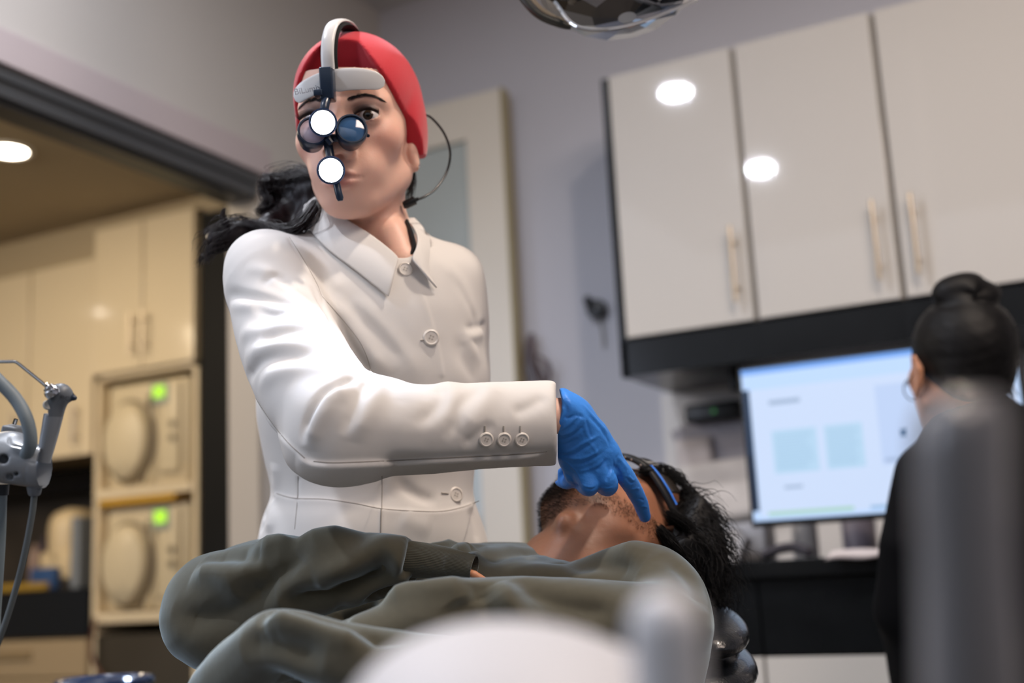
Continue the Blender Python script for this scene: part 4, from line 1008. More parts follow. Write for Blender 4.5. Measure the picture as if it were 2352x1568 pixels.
# ---- headlamp and loupes
HB = BVHTree.FromPolygons([tuple(x) for x in w2c(np.array([x.co[:] for x in body.data.vertices])@np.eye(3)+np.array(den.location))], [tuple(p.vertices) for p in body.data.polygons])
lat = nrm(W@DH.R[:, 0]); upd = nrm(W@DH.R[:, 2]); fwd = nrm(W@DH.R[:, 1])
hw = mat('white_headset_plastic', 'd6d6d6', .3, coat=.3); hb = mat('haze_tinted_plastic', '1d2b3e', .3)  # black headset plastic tinted blue to carry the lamps' haze
hs = empty('headlamp_loupes', P(757, 190, 1.38), 'white headband with black magnifying loupes and two blazing lamps on the dentist\'s forehead', 'headlamp')
path = bez([P(754, 160, 1.374), P(752, 120, 1.372), P(755, 82, 1.376), P(765, 56, 1.388), P(783, 49, 1.41), P(803, 60, 1.44), P(820, 92, 1.49)], 6)
m = MB(); m.tube(path, .0032, 16, flat=2.45, up=lat); m.build('headband', hw, hs, True)
path2 = [q+nrm(c2w(DH.p(0, -.01, .03))-q)*.0052 for q in path]
m = MB(); m.tube(path2, .0032, 12, flat=3.2, up=lat); m.build('band_lining', mat('black_foam', '0b0d11', .9), hs, True)
def pad(name, low, top, m_, parent, off=.010, th=.004, n=20, mm=8):
    lo = np.array(bez(low, 6)); tp = np.array(bez(top, 6)); t = np.linspace(0, 1, n)
    lo = np.stack([np.interp(t, np.linspace(0, 1, len(lo)), lo[:, i]) for i in (0, 1)], 1); tp = np.stack([np.interp(t, np.linspace(0, 1, len(tp)), tp[:, i]) for i in (0, 1)], 1)
    C0 = DH.p(0, -.02, .045); r = .116*DH.s; V = []
    for i in range(n):
        for j in range(mm):
            q = lo[i]*(1-j/(mm-1))+tp[i]*j/(mm-1); d = nrm([(q[0]-1176)/F, (q[1]-784)/F, 1.]); b = d.dot(C0); disc = b*b-(C0.dot(C0)-r*r)
            V.append(d*(b-math.sqrt(max(disc, 1e-6))))
    o = link(name, raw(c2w(np.array(V)), np.array([[i*mm+j, (i+1)*mm+j, (i+1)*mm+j+1, i*mm+j+1] for i in range(n-1) for j in range(mm-1)])), m_, parent)
    sd = o.modifiers.new('thickness', 'SOLIDIFY'); sd.thickness = th; sd.offset = 0
    bv = o.modifiers.new('soft', 'BEVEL'); bv.width = .001; bv.segments = 2; return o
pad('brow_pad', [(768, 205), (776, 211), (800, 208), (840, 206), (868, 206), (882, 198)], [(768, 160), (790, 157), (825, 157), (858, 163), (876, 173), (884, 186)], hw, hs)
pl = pad('brow_pad', [(681, 232), (690, 236), (705, 228), (725, 219), (738, 214)], [(676, 222), (678, 207), (692, 190), (715, 176), (738, 166)], hw, hs)
text('lettering', 'BiLumix', P(707, 206, 1.352), W@np.array([.92, -.25, .30]), -W[:, 1]*1.+0*W[:, 0], .0098, mat('grey_print', 'a0a6b2', .5), pl)
def bx_(px0, py0, px1, py1, d0, d1, name, m_, parent, bev=.001):
    a = cp(px0, py0, (d0+d1)/2); b = cp(px1, py1, (d0+d1)/2); c = (a+b)/2; hsz = np.abs(b-a)/2; hsz[2] = (d1-d0)/2
    Rz = np.array([[math.cos(-.05), -math.sin(-.05), 0], [math.sin(-.05), math.cos(-.05), 0], [0, 0, 1]])
    return MB().box(-hsz, hsz, bev, R=W@Rz, c=c2w(c)).build(name, m_, parent, True)
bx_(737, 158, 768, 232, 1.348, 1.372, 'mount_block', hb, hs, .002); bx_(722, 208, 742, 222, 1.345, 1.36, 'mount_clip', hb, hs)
ax = W@nrm([.16, -.05, -1.]) ; lx = nrm(CP-P(750, 330, 1.33))
lampm = emis('led_glare', 'f4f8ff', 70.); ringm = mat('led_glow_tint', '7f9fd8', .2)
def lamp(px, py, d):
    o = P(px, py, d)
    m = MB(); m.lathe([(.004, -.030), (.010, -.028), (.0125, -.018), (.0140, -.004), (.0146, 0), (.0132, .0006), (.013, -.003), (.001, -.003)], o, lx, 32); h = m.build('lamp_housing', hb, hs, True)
    m = MB(); m.lathe([(.001, .0004), (.009, .0004), (.0129, -.001), (.0129, -.0025), (.001, -.0025)], o, lx, 32); m.build('lamp_lens', lampm, h, True)
    m = MB(); m.lathe([(.0150, -.002), (.0158, -.001), (.0158, -.008), (.0150, -.009)], o, lx, 32); m.build('lamp_glow_ring', ringm, h, True)  # added ring, coloured light blue in place of the lamp's glow
lamp(742, 281, 1.325); lamp(760, 391, 1.325)
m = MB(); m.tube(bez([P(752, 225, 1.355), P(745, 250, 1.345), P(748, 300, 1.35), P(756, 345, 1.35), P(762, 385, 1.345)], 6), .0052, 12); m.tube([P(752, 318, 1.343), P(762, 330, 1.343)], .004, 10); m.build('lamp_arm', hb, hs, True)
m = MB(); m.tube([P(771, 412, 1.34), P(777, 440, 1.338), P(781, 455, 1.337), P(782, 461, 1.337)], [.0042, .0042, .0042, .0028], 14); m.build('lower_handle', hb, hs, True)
bax = W@nrm([.22, -.24, -1.])
lenses = [mat('pale_lens', 'c9b4bd', .08, coat=1.), mat('blue_lens', '34557c', .08, coat=1.)]
for px, py, r in ((714, 308, .0178), (803, 303, .0182)):
    o = P(px+5, py-7, 1.342)
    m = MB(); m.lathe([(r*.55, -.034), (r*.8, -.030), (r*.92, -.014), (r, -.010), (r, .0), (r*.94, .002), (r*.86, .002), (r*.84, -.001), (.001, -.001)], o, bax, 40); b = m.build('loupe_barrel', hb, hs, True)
    m = MB(); m.lathe([(.001, .0012), (r*.5, .0008), (r*.82, -.0006), (r*.82, -.0009), (.001, -.0009)], o, bax, 40); m.build('loupe_lens', lenses[px > 760], b, True)
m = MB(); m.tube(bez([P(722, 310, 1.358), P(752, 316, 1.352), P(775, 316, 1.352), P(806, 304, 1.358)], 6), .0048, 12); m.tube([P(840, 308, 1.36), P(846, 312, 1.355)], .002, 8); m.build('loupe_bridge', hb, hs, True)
m = MB(); m.tube(bez([P(962, 258, 1.50), P(990, 270, 1.505), P(1020, 306, 1.51), P(1034, 350, 1.51), P(1026, 395, 1.51), P(1002, 432, 1.49), P(978, 450, 1.475), P(958, 459, 1.47)], 8), .0015, 10); m.build('power_cable', blackp, hs, True)
m = MB(); m.tube([P(962, 456, 1.47), P(955, 459, 1.47), P(953, 460, 1.47), P(932, 470, 1.468), P(926, 472, 1.468)], [.002, .0026, .0055, .0055, .004], 12); m.build('cable_plug', blackp, hs, True)
m = MB(); m.lathe([(.0004, 0), (.0022, .0008), (.002, .002), (.0004, .0028)], c2w(DH.p(.0742, .0035, -.0555)), lat, 12)
tag(m.build('stud_earring', mat('silver_stud', 'd8d8dc', .15, metal=1.), None, True), 'tiny silver stud in the dentist\'s visible earlobe', 'earring')

for (a_, b_) in ((742, 281), (760, 391)):
    L = bpy.data.lights.new('led_beam', 'SPOT'); L.energy = 3.2; L.color = lin('c4dcff'); L.spot_size = math.radians(60); L.spot_blend = .7; L.shadow_soft_size = .012
    o = bpy.data.objects.new('led_beam', L); COL.objects.link(o); p_ = P(a_, b_, 1.325)+lx*.006; o.location = p_
    o.rotation_euler = Vector(P(600, 1400, 1.05)-p_).to_track_quat('-Z', 'Y').to_euler()
# ------------------------------------------------------------------ the patient
PR = np.array([[.4888, -.4469, .7492], [-.0941, -.8808, -.464], [-.8673, -.1563, .4727]])
def rotv(v):
    t = np.linalg.norm(v); k = v/t; K = np.array([[0, -k[2], k[1]], [k[2], 0, -k[0]], [-k[1], k[0], 0]]); return np.eye(3)+math.sin(t)*K+(1-math.cos(t))*K@K
PR = rotv(PR@nrm([.076, -.088, .048])*math.radians(-28))@PR
_c, _s = math.cos(math.radians(8)), math.sin(math.radians(8)); PR = np.array([[_c, -_s, 0], [_s, _c, 0], [0, 0, 1]])@PR
_u, _s, _v = np.linalg.svd(PR); PR = _u@_v
PH = Head(cp(1482, 1240, 1.41)-PR@np.array([.076, 0, -.06]), PR, 1.0, 1.08)
pat = empty('person', c2w(cp(1100, 1450, 1.4))*[1, 1, 0], 'reclining bearded person in an olive sweatshirt with folded arms and head tilted back', 'person')
G = Field((-.12, .06, 1.15), (.32, .40, 1.72), .0026)
PH.sculpt(G, ears=(1, -1))
G.chain([PH.p(0, -.025, -.03), cp(1410, 1270, 1.45), cp(1350, 1325, 1.41)], [.056, .052, .056], .03)
G.chain([cp(1380, 1222, 1.42), cp(1300, 1280, 1.405)], [.034, .032], .03)
G.ell(cp(1296, 1200, 1.392), (.009, .011, .012), None, .02)
G.cone(PH.p(.060, -.0, -.062), PH.p(.022, .052, -.098), .014, .013, .02); G.cone(PH.p(.060, .02, -.05), PH.p(.03, .06, -.08), .014, .013, .02)
G.chain([cp(1330, 1335, 1.40), cp(1200, 1390, 1.38), cp(1000, 1420, 1.38)], [.045, .05, .05], .03)
G.chain([cp(1240, 1275, 1.43), cp(1300, 1295, 1.41)], [.016, .022], .03)
v, f = G.mesh(); v = relax(v, f, 1, .3); v, f = subdiv(v, f, 1); v = v+vnormals(v, f)*(noise3(v, 500, 2, 2)*.00012)[:, None]
L = PH.loc(v); C = tint(L, '9a6a51', [((0, .098, -.074), (.022, .014, .008), '99524a', .6)])
# beard: chin, jaw edge and upper lip
bd = np.exp(-(((L-np.array([0, .075, -.100]))/np.array([.036, .030, .022]))**2).sum(1))*1.2
for q in (1, -1): bd = np.maximum(bd, np.exp(-(segdist(L, np.array([[q*.02, .075, -.098], [q*.050, .035, -.080], [q*.064, .008, -.050]]))[0]/.020)**2)*.75)
bd = np.maximum(bd, np.exp(-(((L-np.array([0, .100, -.060]))/np.array([.026, .012, .006]))**2).sum(1))*.9); bd = np.clip(bd, 0, .93)
under = np.exp(-(((L-np.array([0, .022, -.114]))/np.array([.068, .052, .042]))**2).sum(1))*.72  # stubble plus the throat's shade, both darkened into the skin colour
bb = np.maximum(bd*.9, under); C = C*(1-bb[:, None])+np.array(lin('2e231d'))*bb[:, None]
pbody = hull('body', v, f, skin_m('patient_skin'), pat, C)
PB = BVHTree.FromPolygons([tuple(x) for x in v], [tuple(map(int, q)) for q in f])
for q in ((1483, 1190), (1355, 1130), (1400, 1120), (1290, 1105), (1440, 1120), (1290, 1190), (1340, 1240), (1462, 1160)): print('HIT', q, hitC(*q, PB, 9)[0][2].round(3))
Nn = vnormals(v, f); cand = np.nonzero(bd > .15)[0]; g = np.random.default_rng(5); sel = cand[g.random(len(cand)) < np.clip(bd[cand], 0, 1)]; sel = g.choice(sel, min(9000, len(sel)), replace=False)
dn = Nn[sel]+g.normal(size=(len(sel), 3))*.35+(-PR[:, 2])*.6; dn /= np.linalg.norm(dn, axis=1)[:, None]; ln = (.003+.003*g.random(len(sel)))[:, None]
b0 = v[sel]; Pz = np.stack([b0, b0+dn*ln*.5, b0+dn*ln+(-PR[:, 2])*ln*.25], 1); vv, ff = tubes(c2w(Pz), np.tile([.00016, .00014, .00005], (len(sel), 1)), 3)
link('beard', raw(vv, ff), hair_b, pat)
PH.eyes(pat, [0, 1, .2])

# ---- sweatshirt
olive = mat('olive_sweatshirt', '504c3f', .95, bump=.12, bscale=2600, detail=1., sheen=.75, var=.05, vscale=160, spec=.15)  # bluish sheen stands in for cool light on the sleeve tops
G = Field((-.42, .16, .88), (.30, .44, 1.66), .0048)
R_ = lambda r, d: r*d/F
def ch(pts, k, n=3): G.chain([cp(x, y, d) for x, y, d, r in pts], [R_(r, d) for x, y, d, r in pts], k, n=n)
G.slab([(1246, 1010, 1215, 1.44, .05), (1262, 960, 1262, 1.43, .08), (1290, 880, 1330, 1.42, .11), (1340, 700, 1560, 1.42, .13), (1450, 600, 1610, 1.40, .15), (1640, 600, 1640, 1.38, .16)], 0)
ch([(1490, 1352, 1.29, 106), (1420, 1380, 1.31, 112), (1300, 1420, 1.33, 120)], .03)
ch([(1540, 1400, 1.25, 88), (1545, 1500, 1.24, 86), (1500, 1640, 1.22, 90)], .04)
# far arm: shoulder behind, elbow at the frame's left, forearm and cuff pointing back to the head
ch([(1000, 1330, 1.50, 72), (780, 1320, 1.44, 78), (600, 1335, 1.37, 95), (505, 1385, 1.31, 108)], .02)
ch([(505, 1385, 1.30, 108), (590, 1350, 1.27, 104), (720, 1322, 1.245, 92), (850, 1302, 1.235, 80), (905, 1292, 1.23, 66)], .02)
ch([(480, 1440, 1.28, 88), (520, 1480, 1.27, 70), (620, 1500, 1.27, 70)], .04)
# near arm: upper arm lying along the chest, nearest sleeve below
ch([(1545, 1430, 1.21, 92), (1390, 1428, 1.17, 92), (1240, 1412, 1.15, 86), (1120, 1406, 1.13, 80), (1000, 1418, 1.12, 84), (880, 1468, 1.11, 76), (760, 1520, 1.10, 80)], .025)
ch([(1500, 1620, 1.06, 100), (1200, 1570, 1.04, 100), (950, 1545, 1.03, 92), (780, 1510, 1.03, 82), (650, 1468, 1.04, 72), (590, 1500, 1.06, 74), (520, 1590, 1.10, 88), (480, 1700, 1.15, 100)], .02)
G.ell(cp(1068, 1268, 1.33), (.018, .010, .03), None, .012)
v, f = G.mesh(); v = relax(v, f, 2, .4); v, f = subdiv(v, f, 1)
K4 = 1.68
def Q4(*a): return [(360+x/K4, 1180+y/K4) for x, y in a]
pl_ = [
 ('v', .010, .014, Q4((470, 355), (560, 340), (680, 330), (780, 290), (860, 230), (930, 190))),
 ('r', .009, .018, Q4((330, 150), (430, 130), (560, 120), (680, 100), (800, 90))),
 ('v', .008, .014, Q4((300, 300), (420, 260), (500, 200), (560, 150), (620, 125))),
 ('r', .007, .016, Q4((140, 230), (230, 220), (330, 240), (420, 220))),
 ('v', .006, .014, Q4((180, 180), (280, 160), (400, 165), (470, 150))),
 ('v', .006, .014, Q4((60, 380), (160, 400), (280, 380), (380, 330), (470, 290))),
 ('r', .006, .016, Q4((600, 260), (700, 240), (800, 190), (880, 130), (950, 90))),
 ('v', .006, .012, Q4((640, 300), (740, 270), (830, 220), (900, 160))),
 ('v', .004, .010, Q4((520, 80), (540, 110), (500, 140), (430, 150))),
 ('r', .004, .010, Q4((975, 95), (980, 130), (940, 190), (930, 250))),
 ('v', .008, .006, Q4((988, 105), (975, 150), (965, 200), (950, 250))),
 ('v', .008, .008, Q4((700, 410), (800, 360), (900, 310), (1000, 275), (1100, 262), (1200, 258))),
 ('r', .006, .014, Q4((860, 350), (960, 300), (1060, 280), (1160, 275), (1230, 290))),
 ('v', .006, .012, Q4((1230, 265), (1270, 320), (1290, 380), (1350, 440), (1400, 460))),
 ('r', .006, .016, Q4((1290, 270), (1330, 310), (1360, 370), (1420, 430), (1500, 470))),
 ('v', .005, .014, Q4((1400, 250), (1480, 310), (1580, 350), (1680, 370), (1790, 370))),
 ('r', .005, .018, Q4((1300, 240), (1420, 235), (1550, 240), (1700, 260))),
 ('v', .004, .014, Q4((1560, 240), (1660, 210), (1760, 200), (1860, 220))),
 ('r', .004, .018, Q4((1600, 180), (1700, 150), (1800, 130), (1900, 150))),
 ('v', .008, .010, Q4((380, 420), (470, 370), (560, 385), (700, 430), (850, 465), (1000, 480))),
 ('r', .008, .014, Q4((400, 430), (470, 400), (560, 410), (700, 455), (840, 490))),
 ('v', .005, .014, Q4((320, 520), (400, 500), (520, 520), (650, 560))),
 ('v', .005, .009, Q4((1090, 165), (1150, 155), (1200, 130), (1240, 115))),
 ('r', .005, .010, Q4((1040, 140), (1110, 130), (1160, 105), (1215, 100))),
 ('v', .004, .014, Q4((1250, 200), (1320, 160), (1420, 140), (1500, 160))),
 ('v', .004, .014, Q4((1160, 330), (1200, 400), (1240, 440))),
 ('v', .004, .016, Q4((1950, 150), (2030, 210), (2080, 280), (2100, 380))),
 ('v', .0018, .005, Q4((1500, 205), (1640, 175), (1720, 140), (1800, 118))),
]
v = folds(v, f, pl_, 5, 1.6)
N = vnormals(v, f)
v = v+N*(noise3(v, 38, 6, 3)*.0016)[:, None]
swt = hull('sweatshirt', v, f, olive, pat)
SB = BVHTree.FromPolygons([tuple(x) for x in v], [tuple(map(int, q)) for q in f])
# ribbed cuff, open at its end
nn_, mm_ = 396, 30; axp = np.array(bez([cp(895, 1284, 1.235), cp(960, 1284, 1.229), cp(1030, 1295, 1.222), cp(1090, 1306, 1.216)], 10)); tt = np.linspace(0, 1, mm_); axp = np.stack([np.interp(tt, np.linspace(0, 1, len(axp)), axp[:, i]) for i in range(3)], 1)
V = []; T_ = np.gradient(axp, axis=0)
for i in range(mm_+4):
    j = min(i, mm_-1); t = nrm(T_[j]); e1 = nrm(np.cross(t, [0, 0, 1])); e2 = np.cross(t, e1); rr = np.interp(tt[j], [0, .25, .8, 1], [.0225, .0185, .0150, .0138])-(max(0, i-mm_+1)*.0012 if i >= mm_ else 0); back = -t*.006*max(0, i-mm_)
    for k2 in range(nn_):
        a_ = 2*PI*k2/nn_; q = rr+.0003*np.sin(a_*66)*(tt[j] > .1); V.append(axp[j]+back+q*(math.cos(a_)*e1+1.25*math.sin(a_)*e2))
Fq_ = np.array([[i*nn_+k2, i*nn_+(k2+1) % nn_, (i+1)*nn_+(k2+1) % nn_, (i+1)*nn_+k2] for i in range(mm_+3) for k2 in range(nn_)])
V = np.array(V); V = V+vnormals(V, Fq_)*(noise3(V, 90, 17, 2)*.0008)[:, None]
link('cuff', raw(c2w(V), Fq_), olive, swt)
# fingers of the tucked hand showing past the cuff
G = Field(cp(1050, 1290, 1.18), cp(1160, 1400, 1.26), .002)
for i, (x, y) in enumerate(((1100, 1322), (1112, 1330), (1118, 1340))): G.chain([cp(1040, 1312+5*i, 1.222), cp(x-12, y-3, 1.205+.004*i), cp(x+8, y+8, 1.205+.004*i)], [R_(15, 1.2), R_(10, 1.2), R_(8, 1.2)], .002)
hv, hf = G.mesh(); link('hand', raw(c2w(hv), hf), mat('hand_skin', 'b9805f', .5, sss=.1), pat)

# ---- hair
def hl(*a): return [c2w(PH.p(*p)) for p in a]
G = Field(PH.c-.17, PH.c+.17, .0035)
G.ell(PH.p(0, -.026, .036), np.array([.080, .094, .088]), PH.R.T); G.ell(PH.p(.03, -.07, -.0), np.array([.05, .05, .06]), PH.R.T, .03)
G.chain([cp(1560, 1250, 1.44), cp(1600, 1310, 1.44), cp(1625, 1370, 1.44)], [.032, .028, .016], .02)
G.chain([cp(1505, 1110, 1.505), cp(1560, 1140, 1.50), cp(1592, 1195, 1.475), cp(1618, 1265, 1.455)], [.014, .024, .028, .028], .02)
def hk(x, y, z):
    dx, dy, dz = x-PH.c[0], y-PH.c[1], z-PH.c[2]; R = PH.R
    a = dx*R[0][0]+dy*R[1][0]+dz*R[2][0]; b = dx*R[0][1]+dy*R[1][1]+dz*R[2][1]; c = dx*R[0][2]+dy*R[1][2]+dz*R[2][2]
    return np.maximum((b-.048)*.8-(c-.055)*.55, (b-.012)*.9-(c+.01)*.9)
G.F = np.maximum(G.F, hk(G.ax[0][:, None, None], G.ax[1][None, :, None], G.ax[2][None, None, :]).astype(np.float32))
hv, hf = G.mesh(); hv = relax(hv, hf, 1, .4); N = vnormals(hv, hf); hv = hv+N*(noise3(hv, 150, 8, 3)*.0032)[:, None]
g = np.random.default_rng(21); pk = g.choice(len(hv), 3000, replace=False); Ps = []; Rs = []
for i in pk:
    p0 = hv[i]; n = N[i]; k = 14; t = np.linspace(0, 1, k)[:, None]; L_ = .028+.03*g.random(); dwn = nrm(np.array([.35, .9, .1])+g.normal(size=3)*.5); tn = nrm(dwn-n*n.dot(dwn)*.8)
    a1 = nrm(np.cross(tn, n)); ph = g.random()*6; rr = .0035*(.5+g.random()); fq = 1.1+g.random()
    Ps.append(p0-n*.002+n*(.009*np.sin(PI*t*.8))+tn*L_*t+np.array([.1, .35, 0])*.05*t*t+a1*rr*np.sin(ph+fq*6.28*t)+n*rr*np.cos(ph+fq*6.28*t)*t); Rs.append(np.linspace(.0006, .0001, k))
v1, f1 = tubes(c2w(np.array(Ps)), np.array(Rs), 4)
gs = wob(16, [(1540, 1180, 1.44), (1590, 1220, 1.45), (1625, 1270, 1.45), (1632, 1330, 1.44), (1645, 1385, 1.43)], (14, 14, .02), 31)+wob(12, [(1510, 1215, 1.42), (1545, 1260, 1.42), (1580, 1320, 1.42), (1600, 1370, 1.42)], (12, 12, .015), 32)+wob(5, [(1470, 1085, 1.47), (1520, 1082, 1.50), (1560, 1105, 1.50), (1590, 1150, 1.49)], (8, 5, .015), 33)
v2, f2 = locks(gs, 34, .0045, .00042, k=26, wave=.004, seed=34, freq=2.6)
link('hair', raw(*joinm([(c2w(hv), hf), (v1, f1), (v2, f2)])), hair_b, pat)

# ---- safety glasses
gl_ = empty('safety_glasses', c2w(PH.p(0, .1, 0)), 'black-framed safety glasses with a blue edge on the reclining patient', 'glasses')
pa = bez([PH.p(-.06, .080, .004), PH.p(-.035, .102, .0), PH.p(0, .110, -.002), PH.p(.035, .104, -.004), PH.p(.060, .086, -.004), PH.p(.075, .056, -.002), PH.p(.083, .020, .002), PH.p(.086, -.012, .004)], 6)
m = MB(); m.tube([c2w(p) for p in pa], .0042, 12, flat=1.5, up=W@PR[:, 2]); fr = m.build('frame', mat('black_gloss_frame', '121316', .45, spec=.3), gl_, True)
m = MB(); q0 = [p+PR@np.array([.0048, .001, .004]) for p in pa[24:35]]; m.tube([c2w(p) for p in q0], .0011, 8, flat=1.6, up=W@PR[:, 2]); m.build('blue_edge', mat('blue_edge', '3a7be0', .2, coat=.5), fr, True)
for i in (16, 18, 20, 23): m = MB(); m.lathe([(.0001, 0), (.0013, 0), (.0012, .0006), (.0001, .0007)], c2w(pa[i]+PR@np.array([.001, .0, -.0062])), W@(-PR[:, 2]), 10); m.build('vent_dot', mat('pale_dot', 'b5a79a', .4), fr, True)
V = []
for p in pa[:32]: V += [c2w(p), c2w(p+PR@np.array([0, -.004, .034]))]
Fc = [[2*i, 2*i+2, 2*i+3, 2*i+1] for i in range(31)]
o = link('shield', raw(V, Fc), mat('smoke_lens', '3a3532', .1, coat=.8), gl_); o.modifiers.new('thickness', 'SOLIDIFY').thickness = .0015

# ---- dental chair
leather = mat('black_leather', '14171c', .28, coat=.25, bump=.25, bscale=350)
cw = c2w(cp(1300, 1600, 1.38)); chr_ = empty('dental_chair', (cw[0], cw[1], 0), 'reclined black leather dental chair under the patient in the sweatshirt', 'dental chair')
G = Field((.02, .22, 1.15), (.36, .52, 1.75), .006)
G.ell(cp(1615, 1440, 1.42), (.052, .024, .11), None); G.ell(cp(1600, 1520, 1.42), (.070, .026, .125), None, .004); G.ell(cp(1600, 1590, 1.42), (.076, .030, .13), None, .004)
v, f = G.mesh(); v, f = subdiv(relax(v, f, 1, .4), f, 1); hull('headrest', v, f, leather, chr_)
G = Field((-.42, .28, 1.05), (.26, .50, 1.78), .008)
G.chain([cp(560, 1680, 1.42), cp(1000, 1680, 1.42), cp(1480, 1660, 1.42)], [.075, .085, .08], .03); G.chain([cp(600, 1640, 1.58), cp(1000, 1650, 1.60), cp(1450, 1640, 1.58)], [.06, .07, .06], .05)
v, f = G.mesh(); v, f = subdiv(relax(v, f, 1, .4), f, 1); hull('backrest', v, f, leather, chr_)
MB().tube([(cw[0], cw[1]+.1, .08), (cw[0], cw[1]+.1, .66)], .09, 32).build('lift_column', mat('chair_white', 'c9c9c9', .4), chr_, True)
MB().box((cw[0]-.32, cw[1]-.18, .0), (cw[0]+.28, cw[1]+.38, .08), .03).build('base', mat('chair_white', 'c9c9c9', .4), chr_, True)
# ------------------------------------------------------------------ the assistant
AH = Head(cp(2203, 838, 2.0), Rhead(PI-.10, -.12, .03), .98)
ast = empty('person', c2w(cp(2220, 1200, 2.0))*[1, 1, 0], 'person seen from behind with a black hair bun and black top, facing the monitor', 'person')
G = Field((.60, -.06, 1.78), (.98, .62, 2.28), .0042)
AH.sculpt(G, ears=(1, -1), mouth=False)
G.chain([AH.p(0, -.02, -.05), cp(2222, 930, 1.99), cp(2232, 1010, 1.98)], [.052, .052, .066], .02)
G.slab([(990, 2160, 2330, 1.98, .05), (1100, 2120, 2400, 1.98, .07), (1568, 2100, 2420, 1.98, .07)], .03)
v, f = G.mesh(); v, f = subdiv(v, f, 1); hull('body', v, f, mat('assistant_skin', 'c08a6c', .5, sss=.1), ast)
G = Field((.52, -.12, 1.78), (1.12, .66, 2.30), .006)
G.slab([(900, 2230, 2300, 1.99, .03), (925, 2190, 2330, 1.98, .065), (965, 2140, 2420, 1.98, .09), (1010, 2112, 2470, 1.98, .105), (1100, 2088, 2510, 1.98, .12), (1220, 2062, 2530, 1.97, .13), (1380, 2022, 2550, 1.96, .14), (1480, 2030, 2560, 1.96, .14), (1640, 2060, 2560, 1.96, .15)], 0)
G.chain([cp(2120, 1090, 1.94), cp(2085, 1250, 1.90), cp(2070, 1400, 1.92), cp(2130, 1440, 2.05)], [.045, .045, .043, .035], .03)
G.chain([cp(2215, 870, 1.99), cp(2222, 935, 1.975)], [.052, .050], .004, 's')
v, f = G.mesh(); v, f = subdiv(relax(v, f, 1, .4), f, 1); v = v+vnormals(v, f)*(noise3(v, 28, 12, 3)*.003)[:, None]
hull('black_top', v, f, mat('black_scrub_top', '0a0b0e', .85, spec=.1, bump=.3, bscale=500), ast)
G = Field((.60, -.2, 1.76), (.98, .16, 2.24), .004)
G.ell(AH.p(0, -.020, .030), np.array([.0825, .100, .090])*.98, AH.R.T); G.ell(AH.p(0, -.062, -.032), np.array([.058, .036, .040]), AH.R.T, .03)
def ak(x, y, z):
    dx, dy, dz = x-AH.c[0], y-AH.c[1], z-AH.c[2]; R = AH.R
    b = dx*R[0][1]+dy*R[1][1]+dz*R[2][1]; c = dx*R[0][2]+dy*R[1][2]+dz*R[2][2]
    return np.maximum((b-.048)*.85-(c-.06)*.5, (b-.005)*.8-(c+.012)*.8)
G.F = np.maximum(G.F, ak(G.ax[0][:, None, None], G.ax[1][None, :, None], G.ax[2][None, None, :]).astype(np.float32))
G.ell(cp(2217, 680, 1.975), (.0560, .0375, .042), None, .006)
v, f = G.mesh(); v, f = subdiv(relax(v, f, 1, .3), f, 1)
L = v-cp(2217, 680, 1.975); th = np.arctan2(L[:, 1]*1.5, L[:, 0]); bun = np.clip(1-np.linalg.norm(L/np.array([.07, .05, .06]), axis=1), 0, 1)
v = v+vnormals(v, f)*(np.sin(th*3+np.linalg.norm(L, axis=1)*160)*.0030*np.clip(bun*4, 0, 1)+noise3(v, 240, 13, 2)*.0006)[:, None]
hull('hair', v, f, hair_b, ast)
g = np.random.default_rng(3); gs = [[AH.p(.06*s_, -.075+.02*g.random(), -.03-.01*g.random()), AH.p(.06*s_+.004*g.normal(), -.080, -.055-.02*g.random())] for s_ in g.uniform(-1, 1, 60)]
v1, f1 = locks([[c2w(a), c2w((a+b)/2), c2w(b)] for a, b in gs], 6, .002, .0004, k=8, seed=41); link('nape_hair', raw(v1, f1), hair_b, ast)
eg = empty('eyeglasses', P(2095, 890, 1.95), 'thin wire eyeglasses on the person with the hair bun', 'glasses')
m = MB(); q = [P(2104, 850, 1.99), P(2092, 866, 2.02), P(2082, 885, 2.045)]; m.tube(bez(q, 5), .0012, 8); m.build('temple', mat('dark_wire', '2a2a30', .3, metal=.5), eg, True)
m = MB(); c0 = cp(2100, 893, 2.05); m.tube([c2w(c0+np.array([.0165*math.cos(a), .020*math.sin(a), -.006*math.cos(a)])) for a in np.linspace(0, 2*PI, 33)], .0011, 8, cap=False); m.build('rim', mat('dark_wire', '2a2a30', .3, metal=.5), eg, True)

# ------------------------------------------------------------------ syringe unit at the near left
gr = mat('grey_unit_plastic', '747a81', .35, coat=.2); gd2 = mat('dark_grey_unit', '5f656c', .4); gh = mat('grey_hose', '69757c', .5); chm = mat('chrome', 'c9ccd0', .12, metal=1.)
D = 1.15; U = lambda r: r*D/F
hd = empty('instrument_holder', P(60, 1070, D), 'grey instrument holder with rounded end at the left frame edge', 'instrument holder')
G = Field(cp(-160, 960, D-.08), cp(170, 1160, D+.08), .002)
G.chain([cp(-140, 1035, D), cp(0, 1055, D), (cp(94, 1072, D))], [U(50), U(52), U(49)], 0)
G.ell(cp(20, 1045, D+.01), (U(70), U(56), U(50)), None, U(10))
for x, y, r in ((8, 1054, 11), (22, 1094, 8), (38, 1087, 5)):
    a = cp(x, y, D-.05); G.chain([a, cp(x, y, D-.014)], U(r), U(2), 's')
v, f = G.mesh(); v, f = subdiv(v, f, 1)
v = folds(v, f, [('v', .0007, .0016, [(52, 1058), (70, 1062), (100, 1070), (134, 1084)]), ('v', .0006, .0014, [(20, 1003), (24, 1020), (45, 1026), (60, 1030)]), ('v', .0005, .0015, [(60, 1062), (56, 1085), (60, 1110)])])
hull('holder_body', v, f, gr, hd)
